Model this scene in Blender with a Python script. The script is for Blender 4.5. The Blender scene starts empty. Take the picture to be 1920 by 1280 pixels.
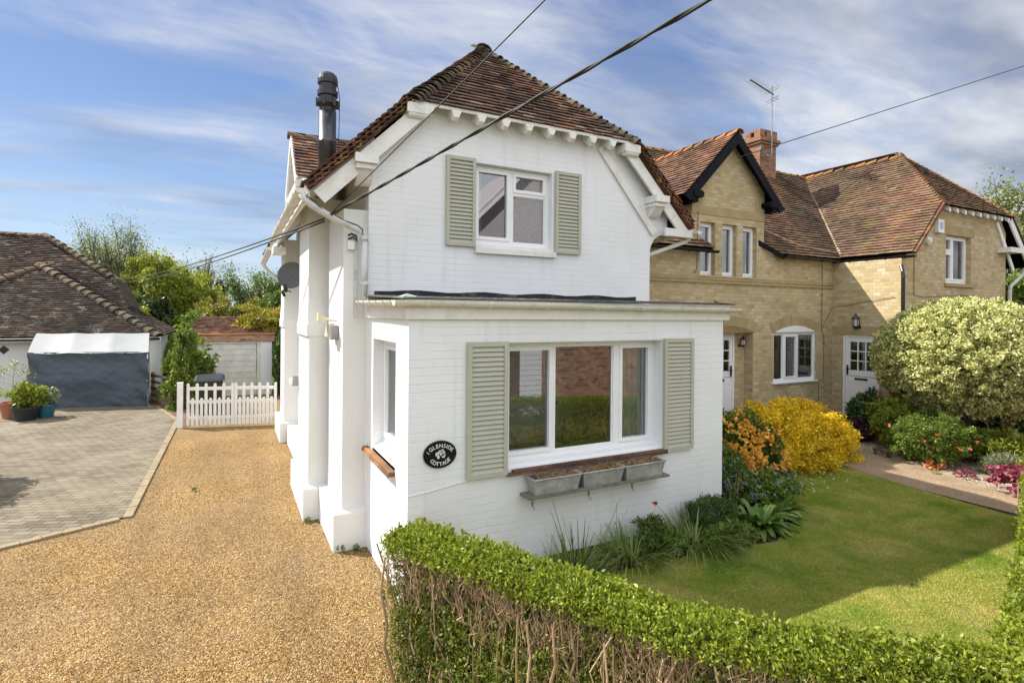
import bpy, math, random
import numpy as np
from mathutils import Vector, Matrix, noise
random.seed(7); RNG = np.random.default_rng(7)
SC = bpy.context.scene; COL = SC.collection
# ------------------------------------------------------------------ camera, sky, sun, exposure
YAW, ROLL, CAMH = .4770251, .00801807, 2.76
Fv = Vector((math.sin(YAW), math.cos(YAW), 0)); Rv = Vector((math.cos(YAW), -math.sin(YAW), 0)); Uv = Vector((0, 0, 1))
R2 = Rv*math.cos(ROLL)+Uv*math.sin(ROLL); U2 = -Rv*math.sin(ROLL)+Uv*math.cos(ROLL)
cam = bpy.data.cameras.new('camera'); co = bpy.data.objects.new('camera', cam); COL.objects.link(co)
m = Matrix((R2, U2, -Fv)).transposed().to_4x4(); m.translation = (0, 0, CAMH); co.matrix_world = m
cam.sensor_width = 36; cam.lens = 1017.087/1920*36; cam.shift_y = -(640-588.456)/1920; cam.clip_end = 3000; cam.clip_start = .05
SC.camera = co
SUN = Vector((-.745, .68, 1.0)).normalized()
w = bpy.data.worlds.new("World"); SC.world = w; w.use_nodes = True
nt = w.node_tree; N = nt.nodes; L = nt.links; N.clear()
def wn(t, **k):
    n = N.new(t)
    for a, b in k.items(): setattr(n, a, b)
    return n
sky = wn('ShaderNodeTexSky'); sky.sky_type = 'NISHITA'; sky.sun_disc = False
sky.sun_elevation = math.asin(SUN.z); sky.sun_rotation = math.atan2(SUN.x, SUN.y)
sky.air_density = 1.0; sky.dust_density = .6; sky.ozone_density = 2.2
tc = wn('ShaderNodeTexCoord'); sep = wn('ShaderNodeSeparateXYZ'); L.new(tc.outputs['Generated'], sep.inputs[0])
zz = wn('ShaderNodeMath', operation='MAXIMUM'); L.new(sep.outputs[2], zz.inputs[0]); zz.inputs[1].default_value = .03
za = wn('ShaderNodeMath', operation='ADD'); L.new(zz.outputs[0], za.inputs[0]); za.inputs[1].default_value = .12
dv = wn('ShaderNodeVectorMath', operation='SCALE'); L.new(tc.outputs['Generated'], dv.inputs[0])
rc = wn('ShaderNodeMath', operation='DIVIDE'); rc.inputs[0].default_value = 1; L.new(za.outputs[0], rc.inputs[1]); L.new(rc.outputs[0], dv.inputs['Scale'])
mp = wn('ShaderNodeMapping'); L.new(dv.outputs[0], mp.inputs[0]); mp.inputs['Rotation'].default_value = (0, 0, math.radians(62)); mp.inputs['Scale'].default_value = (.55, 1.25, 0)
n1 = wn('ShaderNodeTexNoise'); n1.inputs['Scale'].default_value = 1.1; n1.inputs['Detail'].default_value = 9; n1.inputs['Roughness'].default_value = .58; n1.inputs['Distortion'].default_value = .5
L.new(mp.outputs[0], n1.inputs['Vector'])
# cover grows towards the right of the view; bright unseen cloud is added behind the camera and overhead to light the shaded walls
def dotn(v):
    d_ = wn('ShaderNodeVectorMath', operation='DOT_PRODUCT'); L.new(tc.outputs['Generated'], d_.inputs[0]); d_.inputs[1].default_value = v; return d_.outputs['Value']
def mth(op, a_, b_):
    n_ = wn('ShaderNodeMath', operation=op)
    for i_, x_ in enumerate((a_, b_)):
        if isinstance(x_, (int, float)): n_.inputs[i_].default_value = x_
        else: L.new(x_, n_.inputs[i_])
    return n_.outputs[0]
def rmp(fac, st):
    r_ = wn('ShaderNodeValToRGB'); e = r_.color_ramp.elements
    while len(e) < len(st): e.new(.5)
    for i_, (p_, c_) in enumerate(st): e[i_].position = p_; e[i_].color = (*((c_,)*3 if not isinstance(c_, tuple) else c_), 1)
    L.new(fac, r_.inputs[0]); return r_.outputs[0]
def mixc(f_, a_, b_):
    n_ = wn('ShaderNodeMixRGB')
    for i_, x_ in enumerate((f_, a_, b_)):
        if isinstance(x_, tuple): n_.inputs[i_].default_value = (*x_, 1)
        elif isinstance(x_, (int, float)): n_.inputs[i_].default_value = x_
        else: L.new(x_, n_.inputs[i_])
    return n_.outputs[0]
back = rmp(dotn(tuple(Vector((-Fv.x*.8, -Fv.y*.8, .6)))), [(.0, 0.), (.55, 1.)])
n3 = wn('ShaderNodeTexNoise'); n3.inputs['Scale'].default_value = 3.2; n3.inputs['Detail'].default_value = 7; n3.inputs['Roughness'].default_value = .6; n3.inputs['Distortion'].default_value = .8; L.new(mp.outputs[0], n3.inputs['Vector'])
dens = mth('ADD', mth('MULTIPLY', n1.outputs['Fac'], .62), mth('MULTIPLY', n3.outputs['Fac'], .38))
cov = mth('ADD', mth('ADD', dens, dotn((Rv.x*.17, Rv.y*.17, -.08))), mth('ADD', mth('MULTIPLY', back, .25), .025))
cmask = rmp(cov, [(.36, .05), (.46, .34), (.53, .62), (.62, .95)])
n2 = wn('ShaderNodeTexNoise'); n2.inputs['Scale'].default_value = 1.6; n2.inputs['Detail'].default_value = 7; L.new(mp.outputs[0], n2.inputs['Vector'])
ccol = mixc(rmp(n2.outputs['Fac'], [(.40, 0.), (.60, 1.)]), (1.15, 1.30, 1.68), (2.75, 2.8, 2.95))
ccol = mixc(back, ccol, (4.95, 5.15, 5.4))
gs = wn('ShaderNodeVectorMath', operation='SCALE'); L.new(rmp(zz.outputs[0], [(.02, (.62,.80,1.)), (.22, (.27,.46,.86)), (.5, (.085,.20,.58))]), gs.inputs[0]); gs.inputs['Scale'].default_value = 2.4
sm = wn('ShaderNodeMixRGB'); sm.inputs[0].default_value = .82; L.new(sky.outputs[0], sm.inputs[1]); L.new(gs.outputs[0], sm.inputs[2])
class _O: pass
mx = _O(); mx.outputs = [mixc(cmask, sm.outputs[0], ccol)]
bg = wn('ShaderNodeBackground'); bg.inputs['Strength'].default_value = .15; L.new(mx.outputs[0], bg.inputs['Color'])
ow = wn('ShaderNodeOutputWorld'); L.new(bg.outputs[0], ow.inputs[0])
sd = bpy.data.lights.new('sun', 'SUN'); sd.energy = 4.3; sd.angle = math.radians(.55); sd.color = (1, .94, .84)
so = bpy.data.objects.new('sun', sd); COL.objects.link(so); so.rotation_euler = SUN.to_track_quat('Z', 'Y').to_euler()
SC.view_settings.view_transform = 'Standard'; SC.view_settings.look = 'None'; SC.view_settings.gamma = 1; SC.view_settings.exposure = 1.0
# ------------------------------------------------------------------ mesh builder
class MB:
    def __init__(s, T=None, flip=False): s.v = []; s.f = []; s.T = T; s.flip = flip; s.smooth = False
    def add(s, vs, fs):
        b = len(s.v)
        if s.T: vs = [s.T(*p) for p in vs]
        s.v += [tuple(p) for p in vs]
        s.f += [tuple(b+i for i in (reversed(f) if s.flip else f)) for f in fs]
    def quad(s, *p): s.add(p, [tuple(range(len(p)))])
    def box(s, x0, x1, y0, y1, z0, z1):
        if x0 > x1: x0, x1 = x1, x0
        if y0 > y1: y0, y1 = y1, y0
        if z0 > z1: z0, z1 = z1, z0
        s.add([(x0,y0,z0),(x1,y0,z0),(x1,y1,z0),(x0,y1,z0),(x0,y0,z1),(x1,y0,z1),(x1,y1,z1),(x0,y1,z1)],
              [(0,3,2,1),(4,5,6,7),(0,1,5,4),(1,2,6,5),(2,3,7,6),(3,0,4,7)])
    def prism(s, poly, d):            # poly: CCW list of 3D points seen from outside, d: extrusion vector going inward
        n = len(poly); P = [Vector(p) for p in poly]; Q = [p+Vector(d) for p in P]
        s.add(P+Q, [tuple(range(n)), tuple(range(2*n-1, n-1, -1))]+[(i, n+i, n+(i+1) % n, (i+1) % n) for i in range(n)])
    def beam(s, p0, p1, wv, hv):      # box between two points, width & height vectors (full)
        p0, p1, wv, hv = map(Vector, (p0, p1, wv, hv)); a = wv/2; b = hv/2
        s.add([p0-a-b,p0+a-b,p0+a+b,p0-a+b,p1-a-b,p1+a-b,p1+a+b,p1-a+b], [(0,3,2,1),(4,5,6,7),(0,1,5,4),(1,2,6,5),(2,3,7,6),(3,0,4,7)])
    def tube(s, pts, r, n=8, cap=True):
        P = [Vector(p) for p in pts]; rs = r if isinstance(r, (list, tuple)) else [r]*len(P)
        t = (P[1]-P[0]).normalized(); u = t.cross(Vector((0,0,1))); u = (u if u.length > .1 else t.cross(Vector((0,1,0)))).normalized()
        vs = []
        for i, p in enumerate(P):
            t = (P[min(i+1, len(P)-1)]-P[max(i-1, 0)]).normalized(); u = (u-t*u.dot(t)).normalized(); q = t.cross(u)
            for k in range(n): a = 2*math.pi*k/n; vs.append(p+(u*math.cos(a)+q*math.sin(a))*rs[i])
        fs = [(i*n+k, i*n+(k+1) % n, (i+1)*n+(k+1) % n, (i+1)*n+k) for i in range(len(P)-1) for k in range(n)]
        if cap: fs += [tuple(range(n-1, -1, -1)), tuple((len(P)-1)*n+k for k in range(n))]
        s.add(vs, fs)
    def lathe(s, c, prof, n=16):      # prof: list of (radius, z) from bottom to top
        c = Vector(c); vs = [c+Vector((r*math.cos(2*math.pi*k/n), r*math.sin(2*math.pi*k/n), z)) for r, z in prof for k in range(n)]
        s.add(vs, [(i*n+k, i*n+(k+1) % n, (i+1)*n+(k+1) % n, (i+1)*n+k) for i in range(len(prof)-1) for k in range(n)]+[tuple(range(n-1,-1,-1)), tuple((len(prof)-1)*n+k for k in range(n))])
    def ring(s, u0, u1, z0, z1, w, d0, d1):     # rectangular ring in local (u, d, z)
        s.box(u0, u1, d0, d1, z0, z0+w); s.box(u0, u1, d0, d1, z1-w, z1)
        s.box(u0, u0+w, d0, d1, z0+w, z1-w); s.box(u1-w, u1, d0, d1, z0+w, z1-w)
def mesh_np(name, V, nf, k):     # nf faces of k consecutive verts
    me = bpy.data.meshes.new(name); me.vertices.add(len(V)); me.vertices.foreach_set('co', V.astype(np.float32).ravel())
    me.loops.add(nf*k); me.loops.foreach_set('vertex_index', np.arange(nf*k, dtype=np.int32))
    me.polygons.add(nf); me.polygons.foreach_set('loop_start', np.arange(0, nf*k, k, dtype=np.int32)); me.polygons.foreach_set('loop_total', np.full(nf, k, dtype=np.int32))
    me.update(calc_edges=True); return me
def box_uv(me):
    uv = me.uv_layers.new(name='UVMap'); nl = len(me.loops)
    co_ = np.empty(len(me.vertices)*3, np.float32); me.vertices.foreach_get('co', co_); co_ = co_.reshape(-1, 3)
    li = np.empty(nl, np.int32); me.loops.foreach_get('vertex_index', li)
    nm = np.empty(len(me.polygons)*3, np.float32); me.polygons.foreach_get('normal', nm); nm = np.abs(nm.reshape(-1, 3))
    lt = np.empty(len(me.polygons), np.int32); me.polygons.foreach_get('loop_total', lt); nl_ = np.repeat(nm, lt, axis=0)
    P = co_[li]; top = nl_[:, 2] > .8; sx = (~top) & (nl_[:, 0] > nl_[:, 1])
    out = np.stack([P[:, 0], P[:, 2]], 1); out[top] = P[top][:, :2]; out[sx] = P[sx][:, 1:]
    uv.data.foreach_set('uv', out.astype(np.float32).ravel())
def link(name, me, mat, parent=None, label=None):
    o = bpy.data.objects.new(name, me); COL.objects.link(o)
    if mat: me.materials.append(mat)
    if parent:
        o.parent = parent
        if parent.type == 'EMPTY': o.matrix_parent_inverse = parent.matrix_basis.inverted()
    if label: o['label'] = label
    return o
def obj(name, mb, mat, parent=None, label=None, smooth=None):
    me = bpy.data.meshes.new(name); me.from_pydata(mb.v, [], mb.f); me.update()
    if smooth or (smooth is None and mb.smooth): me.polygons.foreach_set('use_smooth', [True]*len(me.polygons))
    box_uv(me); return link(name, me, mat, parent, label)
def tag(o, label, cat, group=None):
    o['label'] = label; o['category'] = cat
    if group: o['group'] = group
    return o
def thing(name, label, cat, loc=(0,0,0), group=None):
    o = bpy.data.objects.new(name, None); COL.objects.link(o); o.location = loc; o.matrix_basis = Matrix.Translation(loc); o.empty_display_size = .2
    return tag(o, label, cat, group)
def struct(name, mb, mat, kind='structure'): o = obj(name, mb, mat); o['kind'] = kind; return o
def front(y0): return lambda u, d, z: (u, y0+d, z)      # wall facing -y: u = x, d = inward
def left(x0): return lambda u, d, z: (x0+d, -u, z)      # wall facing -x: u = -y (runs left to right seen from outside), d = inward
# ------------------------------------------------------------------ materials
MATS = {}
class NT:
    def __init__(s, name):
        s.m = bpy.data.materials.new(name); s.m.use_nodes = True; s.t = s.m.node_tree; s.t.nodes.clear()
        s.o = s.n('ShaderNodeOutputMaterial'); s.b = s.n('ShaderNodeBsdfPrincipled'); s.l(s.b.outputs[0], s.o.inputs[0])
    def n(s, t, **k):
        n = s.t.nodes.new(t)
        for a, b in k.items(): setattr(n, a, b)
        return n
    def l(s, a, b): s.t.links.new(a, b)
    def noise(s, scale, detail=4, rough=.55, vec=None, dist=0):
        n = s.n('ShaderNodeTexNoise'); n.inputs['Scale'].default_value = scale; n.inputs['Detail'].default_value = detail; n.inputs['Roughness'].default_value = rough; n.inputs['Distortion'].default_value = dist
        s.l(vec if vec else s.pos(), n.inputs['Vector']); return n.outputs['Fac']
    def pos(s): return s.n('ShaderNodeNewGeometry').outputs['Position']
    def isl(s): return s.n('ShaderNodeNewGeometry').outputs['Random Per Island']
    def uv(s): return s.n('ShaderNodeTexCoord').outputs['UV']
    def map(s, vec, sc): n = s.n('ShaderNodeMapping'); n.inputs['Scale'].default_value = sc; s.l(vec, n.inputs[0]); return n.outputs[0]
    def ramp(s, fac, stops, mode='LINEAR'):
        r = s.n('ShaderNodeValToRGB'); e = r.color_ramp.elements; r.color_ramp.interpolation = mode
        while len(e) < len(stops): e.new(.5)
        for i, (p, c) in enumerate(stops):
            e[i].position = p; c = (c, c, c) if not isinstance(c, (tuple, list)) else c; e[i].color = (*c[:3], 1)
        s.l(fac, r.inputs[0]); return r.outputs[0]
    def mix(s, fac, a, b, mode='MIX'):
        n = s.n('ShaderNodeMixRGB', blend_type=mode)
        for i, x in enumerate((fac, a, b)):
            if isinstance(x, (int, float)) and i == 0: n.inputs[0].default_value = x
            elif isinstance(x, (tuple, list)): n.inputs[i].default_value = (*x[:3], 1)
            elif isinstance(x, (int, float)): n.inputs[i].default_value = (x, x, x, 1)
            else: s.l(x, n.inputs[i])
        return n.outputs[0]
    def math(s, op, a, b=0.):
        n = s.n('ShaderNodeMath', operation=op)
        for i, x in enumerate((a, b)):
            if isinstance(x, (int, float)): n.inputs[i].default_value = x
            else: s.l(x, n.inputs[i])
        return n.outputs[0]
    def set(s, color=None, rough=.7, spec=.3, bump=None, bs=.3, bd=.01, metal=0):
        b = s.b
        if color is not None:
            if isinstance(color, (tuple, list)): b.inputs['Base Color'].default_value = (*color[:3], 1)
            else: s.l(color, b.inputs['Base Color'])
        if isinstance(rough, (int, float)): b.inputs['Roughness'].default_value = rough
        else: s.l(rough, b.inputs['Roughness'])
        b.inputs['Specular IOR Level'].default_value = spec; b.inputs['Metallic'].default_value = metal
        if bump is not None:
            n = s.n('ShaderNodeBump'); n.inputs['Strength'].default_value = bs; n.inputs['Distance'].default_value = bd; s.l(bump, n.inputs['Height']); s.l(n.outputs[0], b.inputs['Normal'])
        return s.m
def paint(name, col, rough=.5, var=.12, scale=3, spec=.3, bump=0, bscale=60, dirt=None, metal=0):
    if name in MATS: return MATS[name]
    t = NT(name); f = t.noise(scale, 6); c = t.mix(t.ramp(f, [(.3, 1-var), (.7, 1+var*.5)]), 0, 0, 'MIX')
    c = t.mix(1, tuple(col), t.ramp(f, [(.3, 1-var), (.7, 1)]), 'MULTIPLY')
    if dirt: c = t.mix(t.ramp(t.noise(dirt[1], 8, .65), [(.52, 0), (.72, dirt[2])]), c, dirt[0])
    MATS[name] = t.set(c, rough, spec, t.noise(bscale, 4) if bump else None, bump, .01, metal); return MATS[name]
def brick_nodes(t, w=.225, h=.075, mortar=.008, smooth=.25, vec=None):
    n = t.n('ShaderNodeTexBrick'); t.l(vec if vec else t.uv(), n.inputs['Vector']); n.inputs['Scale'].default_value = 1
    n.inputs['Brick Width'].default_value = w; n.inputs['Row Height'].default_value = h; n.inputs['Mortar Size'].default_value = mortar; n.inputs['Mortar Smooth'].default_value = smooth
    n.inputs['Color1'].default_value = (0,0,0,1); n.inputs['Color2'].default_value = (1,1,1,1); n.inputs['Mortar'].default_value = (.5,.5,.5,1); return n
def white_brick(name, depth=.006, col=(.79,.805,.83), strength=.5):
    t = NT(name); uv = t.uv()
    wob = t.n('ShaderNodeVectorMath', operation='ADD'); t.l(uv, wob.inputs[0])
    nz = t.n('ShaderNodeTexNoise'); nz.inputs['Scale'].default_value = 3.5; nz.inputs['Detail'].default_value = 3; t.l(uv, nz.inputs['Vector'])
    sc = t.n('ShaderNodeVectorMath', operation='SCALE'); t.l(nz.outputs['Color'], sc.inputs[0]); sc.inputs['Scale'].default_value = .03; t.l(sc.outputs[0], wob.inputs[1])
    b = brick_nodes(t, .225, .0755, .006, .45, wob.outputs[0])
    vert = brick_nodes(t, 50., .0755, .006, .6, wob.outputs[0])       # bed joints only: the perpends are mostly filled with paint
    fill = t.ramp(t.noise(3.2, 6, .65), [(.38, .12), (.60, 1)])
    j = t.math('ADD', t.math('MULTIPLY', vert.outputs['Fac'], t.math('MULTIPLY', fill, .40)), t.math('MULTIPLY', t.math('MULTIPLY', b.outputs['Fac'], fill), .55))
    h = t.math('ADD', t.math('MULTIPLY', j, -1), t.math('MULTIPLY', t.noise(45, 5), .28))
    h = t.math('ADD', h, t.math('MULTIPLY', b.outputs['Color'], .5))
    c = t.mix(t.ramp(t.noise(1.3, 7, .6), [(.42, 0), (.72, .30)]), col, (.62,.62,.58))
    c = t.mix(t.ramp(t.noise(1, 6, .6, vec=t.map(t.pos(), (7, 7, .55))), [(.56, 0), (.74, .28)]), c, (.50,.50,.45))      # rain streaks
    c = t.mix(t.math('MULTIPLY', j, .10), c, (.42,.42,.42))
    c = t.mix(t.ramp(t.noise(23, 3), [(.755, 0), (.80, .45)]), c, (.22,.2,.17))     # small chips in the paint
    return t.set(c, .55, .3, h, strength, depth)
def buff_brick(name, stops, mortar=(.40,.34,.23), h=.075, w=.172, stain=(.25,.2,.12)):
    t = NT(name); b = brick_nodes(t, w, h, .007, .2)
    r = t.math('ADD', t.math('MULTIPLY', b.outputs['Color'], .8), t.math('MULTIPLY', t.noise(9, 2), .25))
    c = t.ramp(r, stops)
    c = t.mix(t.ramp(t.noise(60, 4), [(.4, 0), (.7, .3)]), c, (.2,.14,.08))
    c = t.mix(t.math('MULTIPLY', b.outputs['Fac'], .8), c, mortar)
    c = t.mix(t.ramp(t.noise(.9, 6, .6), [(.48, 0), (.72, .35)]), c, stain)
    hh = t.math('ADD', t.math('MULTIPLY', b.outputs['Fac'], -1), t.math('MULTIPLY', t.noise(80, 3), .3))
    return t.set(c, .85, .15, hh, .6, .006)
def tile_mat(name, stops, lichen=(.38,.30,.10), lic=.5, pale=(.42,.4,.36), pl=.4, moss=None, ml=0):
    t = NT(name); c = t.ramp(t.isl(), stops)
    c = t.mix(1, c, t.ramp(t.noise(1.1, 4), [(.3, .7), (.7, 1.25)]), 'MULTIPLY')
    c = t.mix(1, c, t.ramp(t.noise(.55, 5, .6), [(.36, (.72,.76,.80)), (.64, (1.3,1.1,.98))]), 'MULTIPLY')
    c = t.mix(t.ramp(t.noise(5, 8, .7), [(.56, 0), (.7, lic)]), c, lichen)
    v = t.mix(.5, t.noise(28, 4, .6), t.noise(2.3, 3))
    c = t.mix(t.ramp(v, [(.58, 0), (.66, pl)]), c, pale)
    if moss: c = t.mix(t.ramp(t.noise(3.1, 6, .65), [(.5, 0), (.64, ml)]), c, moss)
    return t.set(c, .85, .2, t.noise(70, 4), .4, .01)
def leaf_mat(name, stops, trans=.35, rough=.45, spec=.35, tint=(1.1,1.15,.6), patch=.7):
    t = NT(name); c = t.ramp(t.isl(), stops)
    c = t.mix(1, c, t.ramp(t.noise(1.6, 3), [(.3, patch), (.7, 1.15)]), 'MULTIPLY')
    t.set(c, rough, spec)
    tr = t.n('ShaderNodeBsdfTranslucent'); t.l(t.mix(1, c, tint, 'MULTIPLY'), tr.inputs[0])
    mx = t.n('ShaderNodeMixShader'); mx.inputs[0].default_value = trans; t.l(t.b.outputs[0], mx.inputs[1]); t.l(tr.outputs[0], mx.inputs[2]); t.l(mx.outputs[0], t.o.inputs[0])
    return t.m
def glass_mat(name, ior=2.8, tint=(.86,.9,.9)):
    t = NT(name); t.t.nodes.remove(t.b)
    f = t.n('ShaderNodeFresnel'); f.inputs[0].default_value = ior
    g = t.n('ShaderNodeBsdfGlossy'); g.inputs['Roughness'].default_value = 0; g.inputs[0].default_value = (.95,.97,1,1)
    tr = t.n('ShaderNodeBsdfTransparent'); tr.inputs[0].default_value = (*tint, 1)
    m = t.n('ShaderNodeMixShader'); t.l(f.outputs[0], m.inputs[0]); t.l(tr.outputs[0], m.inputs[1]); t.l(g.outputs[0], m.inputs[2]); t.l(m.outputs[0], t.o.inputs[0]); return t.m
M_WB = white_brick('white_painted_brick')
M_WR = white_brick('white_render', .002, (.73,.73,.71), .3)
M_BB = buff_brick('buff_brick', [(.03,(.38,.24,.13)),(.14,(.44,.33,.18)),(.4,(.50,.40,.23)),(.75,(.56,.46,.27)),(.88,(.57,.49,.35)),(1,(.66,.60,.50))])
M_RB = buff_brick('red_brick', [(.1,(.16,.08,.06)),(.4,(.36,.18,.11)),(.7,(.46,.24,.15)),(1,(.52,.34,.22))], (.33,.29,.24))
M_CB = buff_brick('chimney_brick', [(.1,(.16,.075,.05)),(.5,(.25,.115,.07)),(1,(.32,.17,.10))], (.26,.2,.15), stain=(.10,.08,.05))
M_STONE = paint('dressed_stone', (.42,.33,.18), .85, .25, 4, .2, .4, 50)
M_UPVC = paint('white_upvc', (.82,.83,.84), .3, .03, 2, .4)
M_WOODW = paint('white_gloss_timber', (.80,.79,.76), .4, .1, 4, .4, .1, 30, ((.45,.42,.36), 6, .5))
M_BLACKW = paint('black_timber', (.006,.007,.011), .6, .3, 6, .12)
M_GUTW = paint('aged_white_plastic', (.72,.71,.64), .4, .12, 5, .4, 0, 60, ((.3,.3,.2), 9, .55))
M_PIPE = paint('grey_white_plastic', (.62,.63,.63), .4, .12, 5, .4, 0, 60, ((.12,.12,.11), 7, .6))
M_GUTB = paint('black_plastic', (.01,.01,.012), .35, .2, 5, .45)
M_SAGE = paint('sage_green_paint', (.45,.45,.365), .5, .08, 3, .3, 0, 60, ((.55,.55,.45), 14, .3))
M_GLASS = glass_mat('window_glass')
M_FELT = paint('black_felt', (.03,.03,.034), .7, .4, 3, .3, .5, 40, ((.25,.24,.22), 5, .6))
M_FELTG = paint('roof_felt_grey', (.13,.125,.12), .85, .4, 2, .2, .4, 40, ((.2,.27,.2), 3, .6))
M_LEAD = paint('lead_sheet', (.16,.17,.18), .55, .3, 4, .4, .2, 30)
M_TILE_W = tile_mat('white_cottage_tiles', [(0,(.09,.058,.048)),(.4,(.14,.088,.07)),(.75,(.19,.112,.084)),(.92,(.26,.13,.08)),(1,(.30,.25,.20))], lic=.25, pl=.4)
M_TILE_Y = tile_mat('brick_cottage_tiles', [(0,(.105,.068,.050)),(.3,(.122,.079,.057)),(.7,(.142,.091,.064)),(.95,(.165,.103,.071)),(1,(.20,.15,.11))], lic=.4, pl=.35, moss=(.20,.175,.06), ml=.4)
M_TILE_G = tile_mat('bungalow_tiles', [(0,(.028,.021,.018)),(.5,(.052,.039,.032)),(.9,(.08,.06,.048)),(1,(.2,.18,.16))], lic=.2, pl=.75, pale=(.34,.32,.29))
M_TILE_O = tile_mat('outhouse_tiles', [(0,(.09,.055,.042)),(.5,(.15,.085,.06)),(1,(.24,.14,.10))], lic=.3, pl=.3)
M_RIDGE = tile_mat('mossy_ridge_tiles', [(0,(.09,.07,.05)),(1,(.17,.12,.08))], lichen=(.34,.25,.07), lic=.8, pl=.6, moss=(.13,.13,.06), ml=.8)
M_VERGE = tile_mat('verge_tile_ends', [(0,(.07,.035,.025)),(.6,(.16,.07,.045)),(1,(.22,.12,.07))], lichen=(.38,.25,.06), lic=.95, pl=.3, moss=(.12,.11,.04), ml=.5)
M_RIDGEO = tile_mat('orange_ridge_tiles', [(0,(.2,.1,.05)),(1,(.34,.16,.06))], lichen=(.5,.28,.04), lic=.9, pl=.4, moss=(.2,.16,.05), ml=.5)
M_SILL = tile_mat('creasing_tiles', [(0,(.11,.065,.05)),(1,(.18,.105,.075))], lic=.2, pl=.3)
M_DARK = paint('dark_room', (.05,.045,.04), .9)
M_CURT = paint('curtain_cloth', (.80,.84,.78), .85, .15, 8)
M_LACE = paint('lace_net', (.88,.88,.86), .85, .4, 45, .2, .3, 60)
M_METB = paint('black_metal', (.012,.012,.014), .35, .2, 5, .5)
M_METG = paint('galvanised_metal', (.36,.37,.36), .5, .35, 7, .5, .15, 30, ((.22,.2,.17), 4, .5), metal=.3)
M_FLUE = paint('flue_enamel', (.030,.036,.045), .28, .3, 3, .55, 0, 60, ((.30,.31,.32), 2.6, .55))
M_WIRE = paint('cable_rubber', (.035,.035,.033), .6)
M_TWIG = NT('hedge_twigs'); M_TWIG = M_TWIG.set(M_TWIG.ramp(M_TWIG.isl(), [(0,(.20,.13,.07)),(.5,(.40,.28,.165)),(1,(.62,.47,.30))]), .8, .15)
M_BARK = paint('tree_bark', (.12,.095,.07), .9, .4, 12, .1, .5, 30)
# ------------------------------------------------------------------ tiles, ridges, gutters
def tiles(mb, P0, ud, vd, poly, gauge=.1, wd=.165, th=.014, jit=1.0):
    """courses of plain tiles on a slope: P0 origin, ud along the eave, vd up the slope, poly convex in (u, v)"""
    P0 = Vector(P0); ud = Vector(ud).normalized(); vd = Vector(vd).normalized(); nd = ud.cross(vd).normalized()
    if nd.z < 0: nd = -nd
    rt = ud.cross(nd).dot(vd) > 0
    vmin = min(p[1] for p in poly); vmax = max(p[1] for p in poly); n = int((vmax-vmin)/gauge)+1
    for j in range(n):
        v0 = vmin+j*gauge; v = min(v0+gauge*.5, vmax-1e-4); xs = []
        for (a, b), (c, d) in zip(poly, poly[1:]+poly[:1]):
            if (b-v)*(d-v) <= 0 and b != d: xs.append(a+(c-a)*(v-b)/(d-b))
        if len(xs) < 2: continue
        lo, hi = min(xs), max(xs); off = (j % 2)*.5*wd; k0 = math.floor((lo-off)/wd); k1 = math.ceil((hi-off)/wd)
        for k in range(k0, k1):
            a = max(lo, off+k*wd+.0015); b = min(hi, off+(k+1)*wd-.0015)
            if b-a < .02: continue
            e = random.uniform(-.006, .006)*jit; h1 = th*3.1+random.uniform(-.004, .006)*jit; tw = random.uniform(-.003, .003)*jit
            v1 = v0+gauge*1.25; lean = .5*gauge
            def pt(u, vv, h): return P0+ud*u+vd*vv+nd*h
            q = [pt(a, v0+e, h1+tw), pt(b, v0+e, h1-tw), pt(b, v1, th*.9), pt(a, v1, th*.9), pt(a, v0+e, h1+tw-th), pt(b, v0+e, h1-tw-th), pt(b, v1, -.003), pt(a, v1, -.003)]
            mb.add(q, [(0,1,2,3),(4,5,1,0),(5,6,2,1),(7,4,0,3)])
def slab(mb, P0, ud, vd, poly, t=.03, drop=.004):
    P0 = Vector(P0); ud = Vector(ud).normalized(); vd = Vector(vd).normalized(); nd = ud.cross(vd).normalized()
    if nd.z < 0: nd = -nd
    P = [P0+ud*u+vd*v-nd*drop for u, v in poly]
    a = sum((P[i]-P[0]).cross(P[i+1]-P[0]).dot(nd) for i in range(1, len(P)-1))
    if a < 0: P.reverse()
    mb.prism(P, -nd*t)
def bonnets(mb, p0, p1, r=.12, step=.11, length=.2, lift=.03, up=(0,0,1)):
    """overlapping half-round tiles from p0 (low) to p1 (high)"""
    p0 = Vector(p0); p1 = Vector(p1); t = (p1-p0); Ln = t.length; t.normalize(); s = t.cross(Vector(up)).normalized(); n = s.cross(t).normalized(); K = 7
    c = int(Ln/step)
    for i in range(c+1):
        a = p0+t*(i*step); b = a+t*length; jr = random.uniform(.93, 1.07); j2 = random.uniform(-.01, .01); vs = []
        for (c_, rr, h) in ((a, r*1.12*jr, lift), (b, r*.85*jr, 0), (a, (r*1.12-.018)*jr, lift)):
            for k in range(K):
                an = math.pi*(k/(K-1)); vs.append(c_+s*(math.cos(an)*rr+j2)+n*(math.sin(an)*rr*.75+h-r*.8))
        fs = [(k, k+1, K+k+1, K+k) for k in range(K-1)]+[(2*K+k, 2*K+k+1, k+1, k) for k in range(K-1)]
        mb.add(vs, fs)
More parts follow.
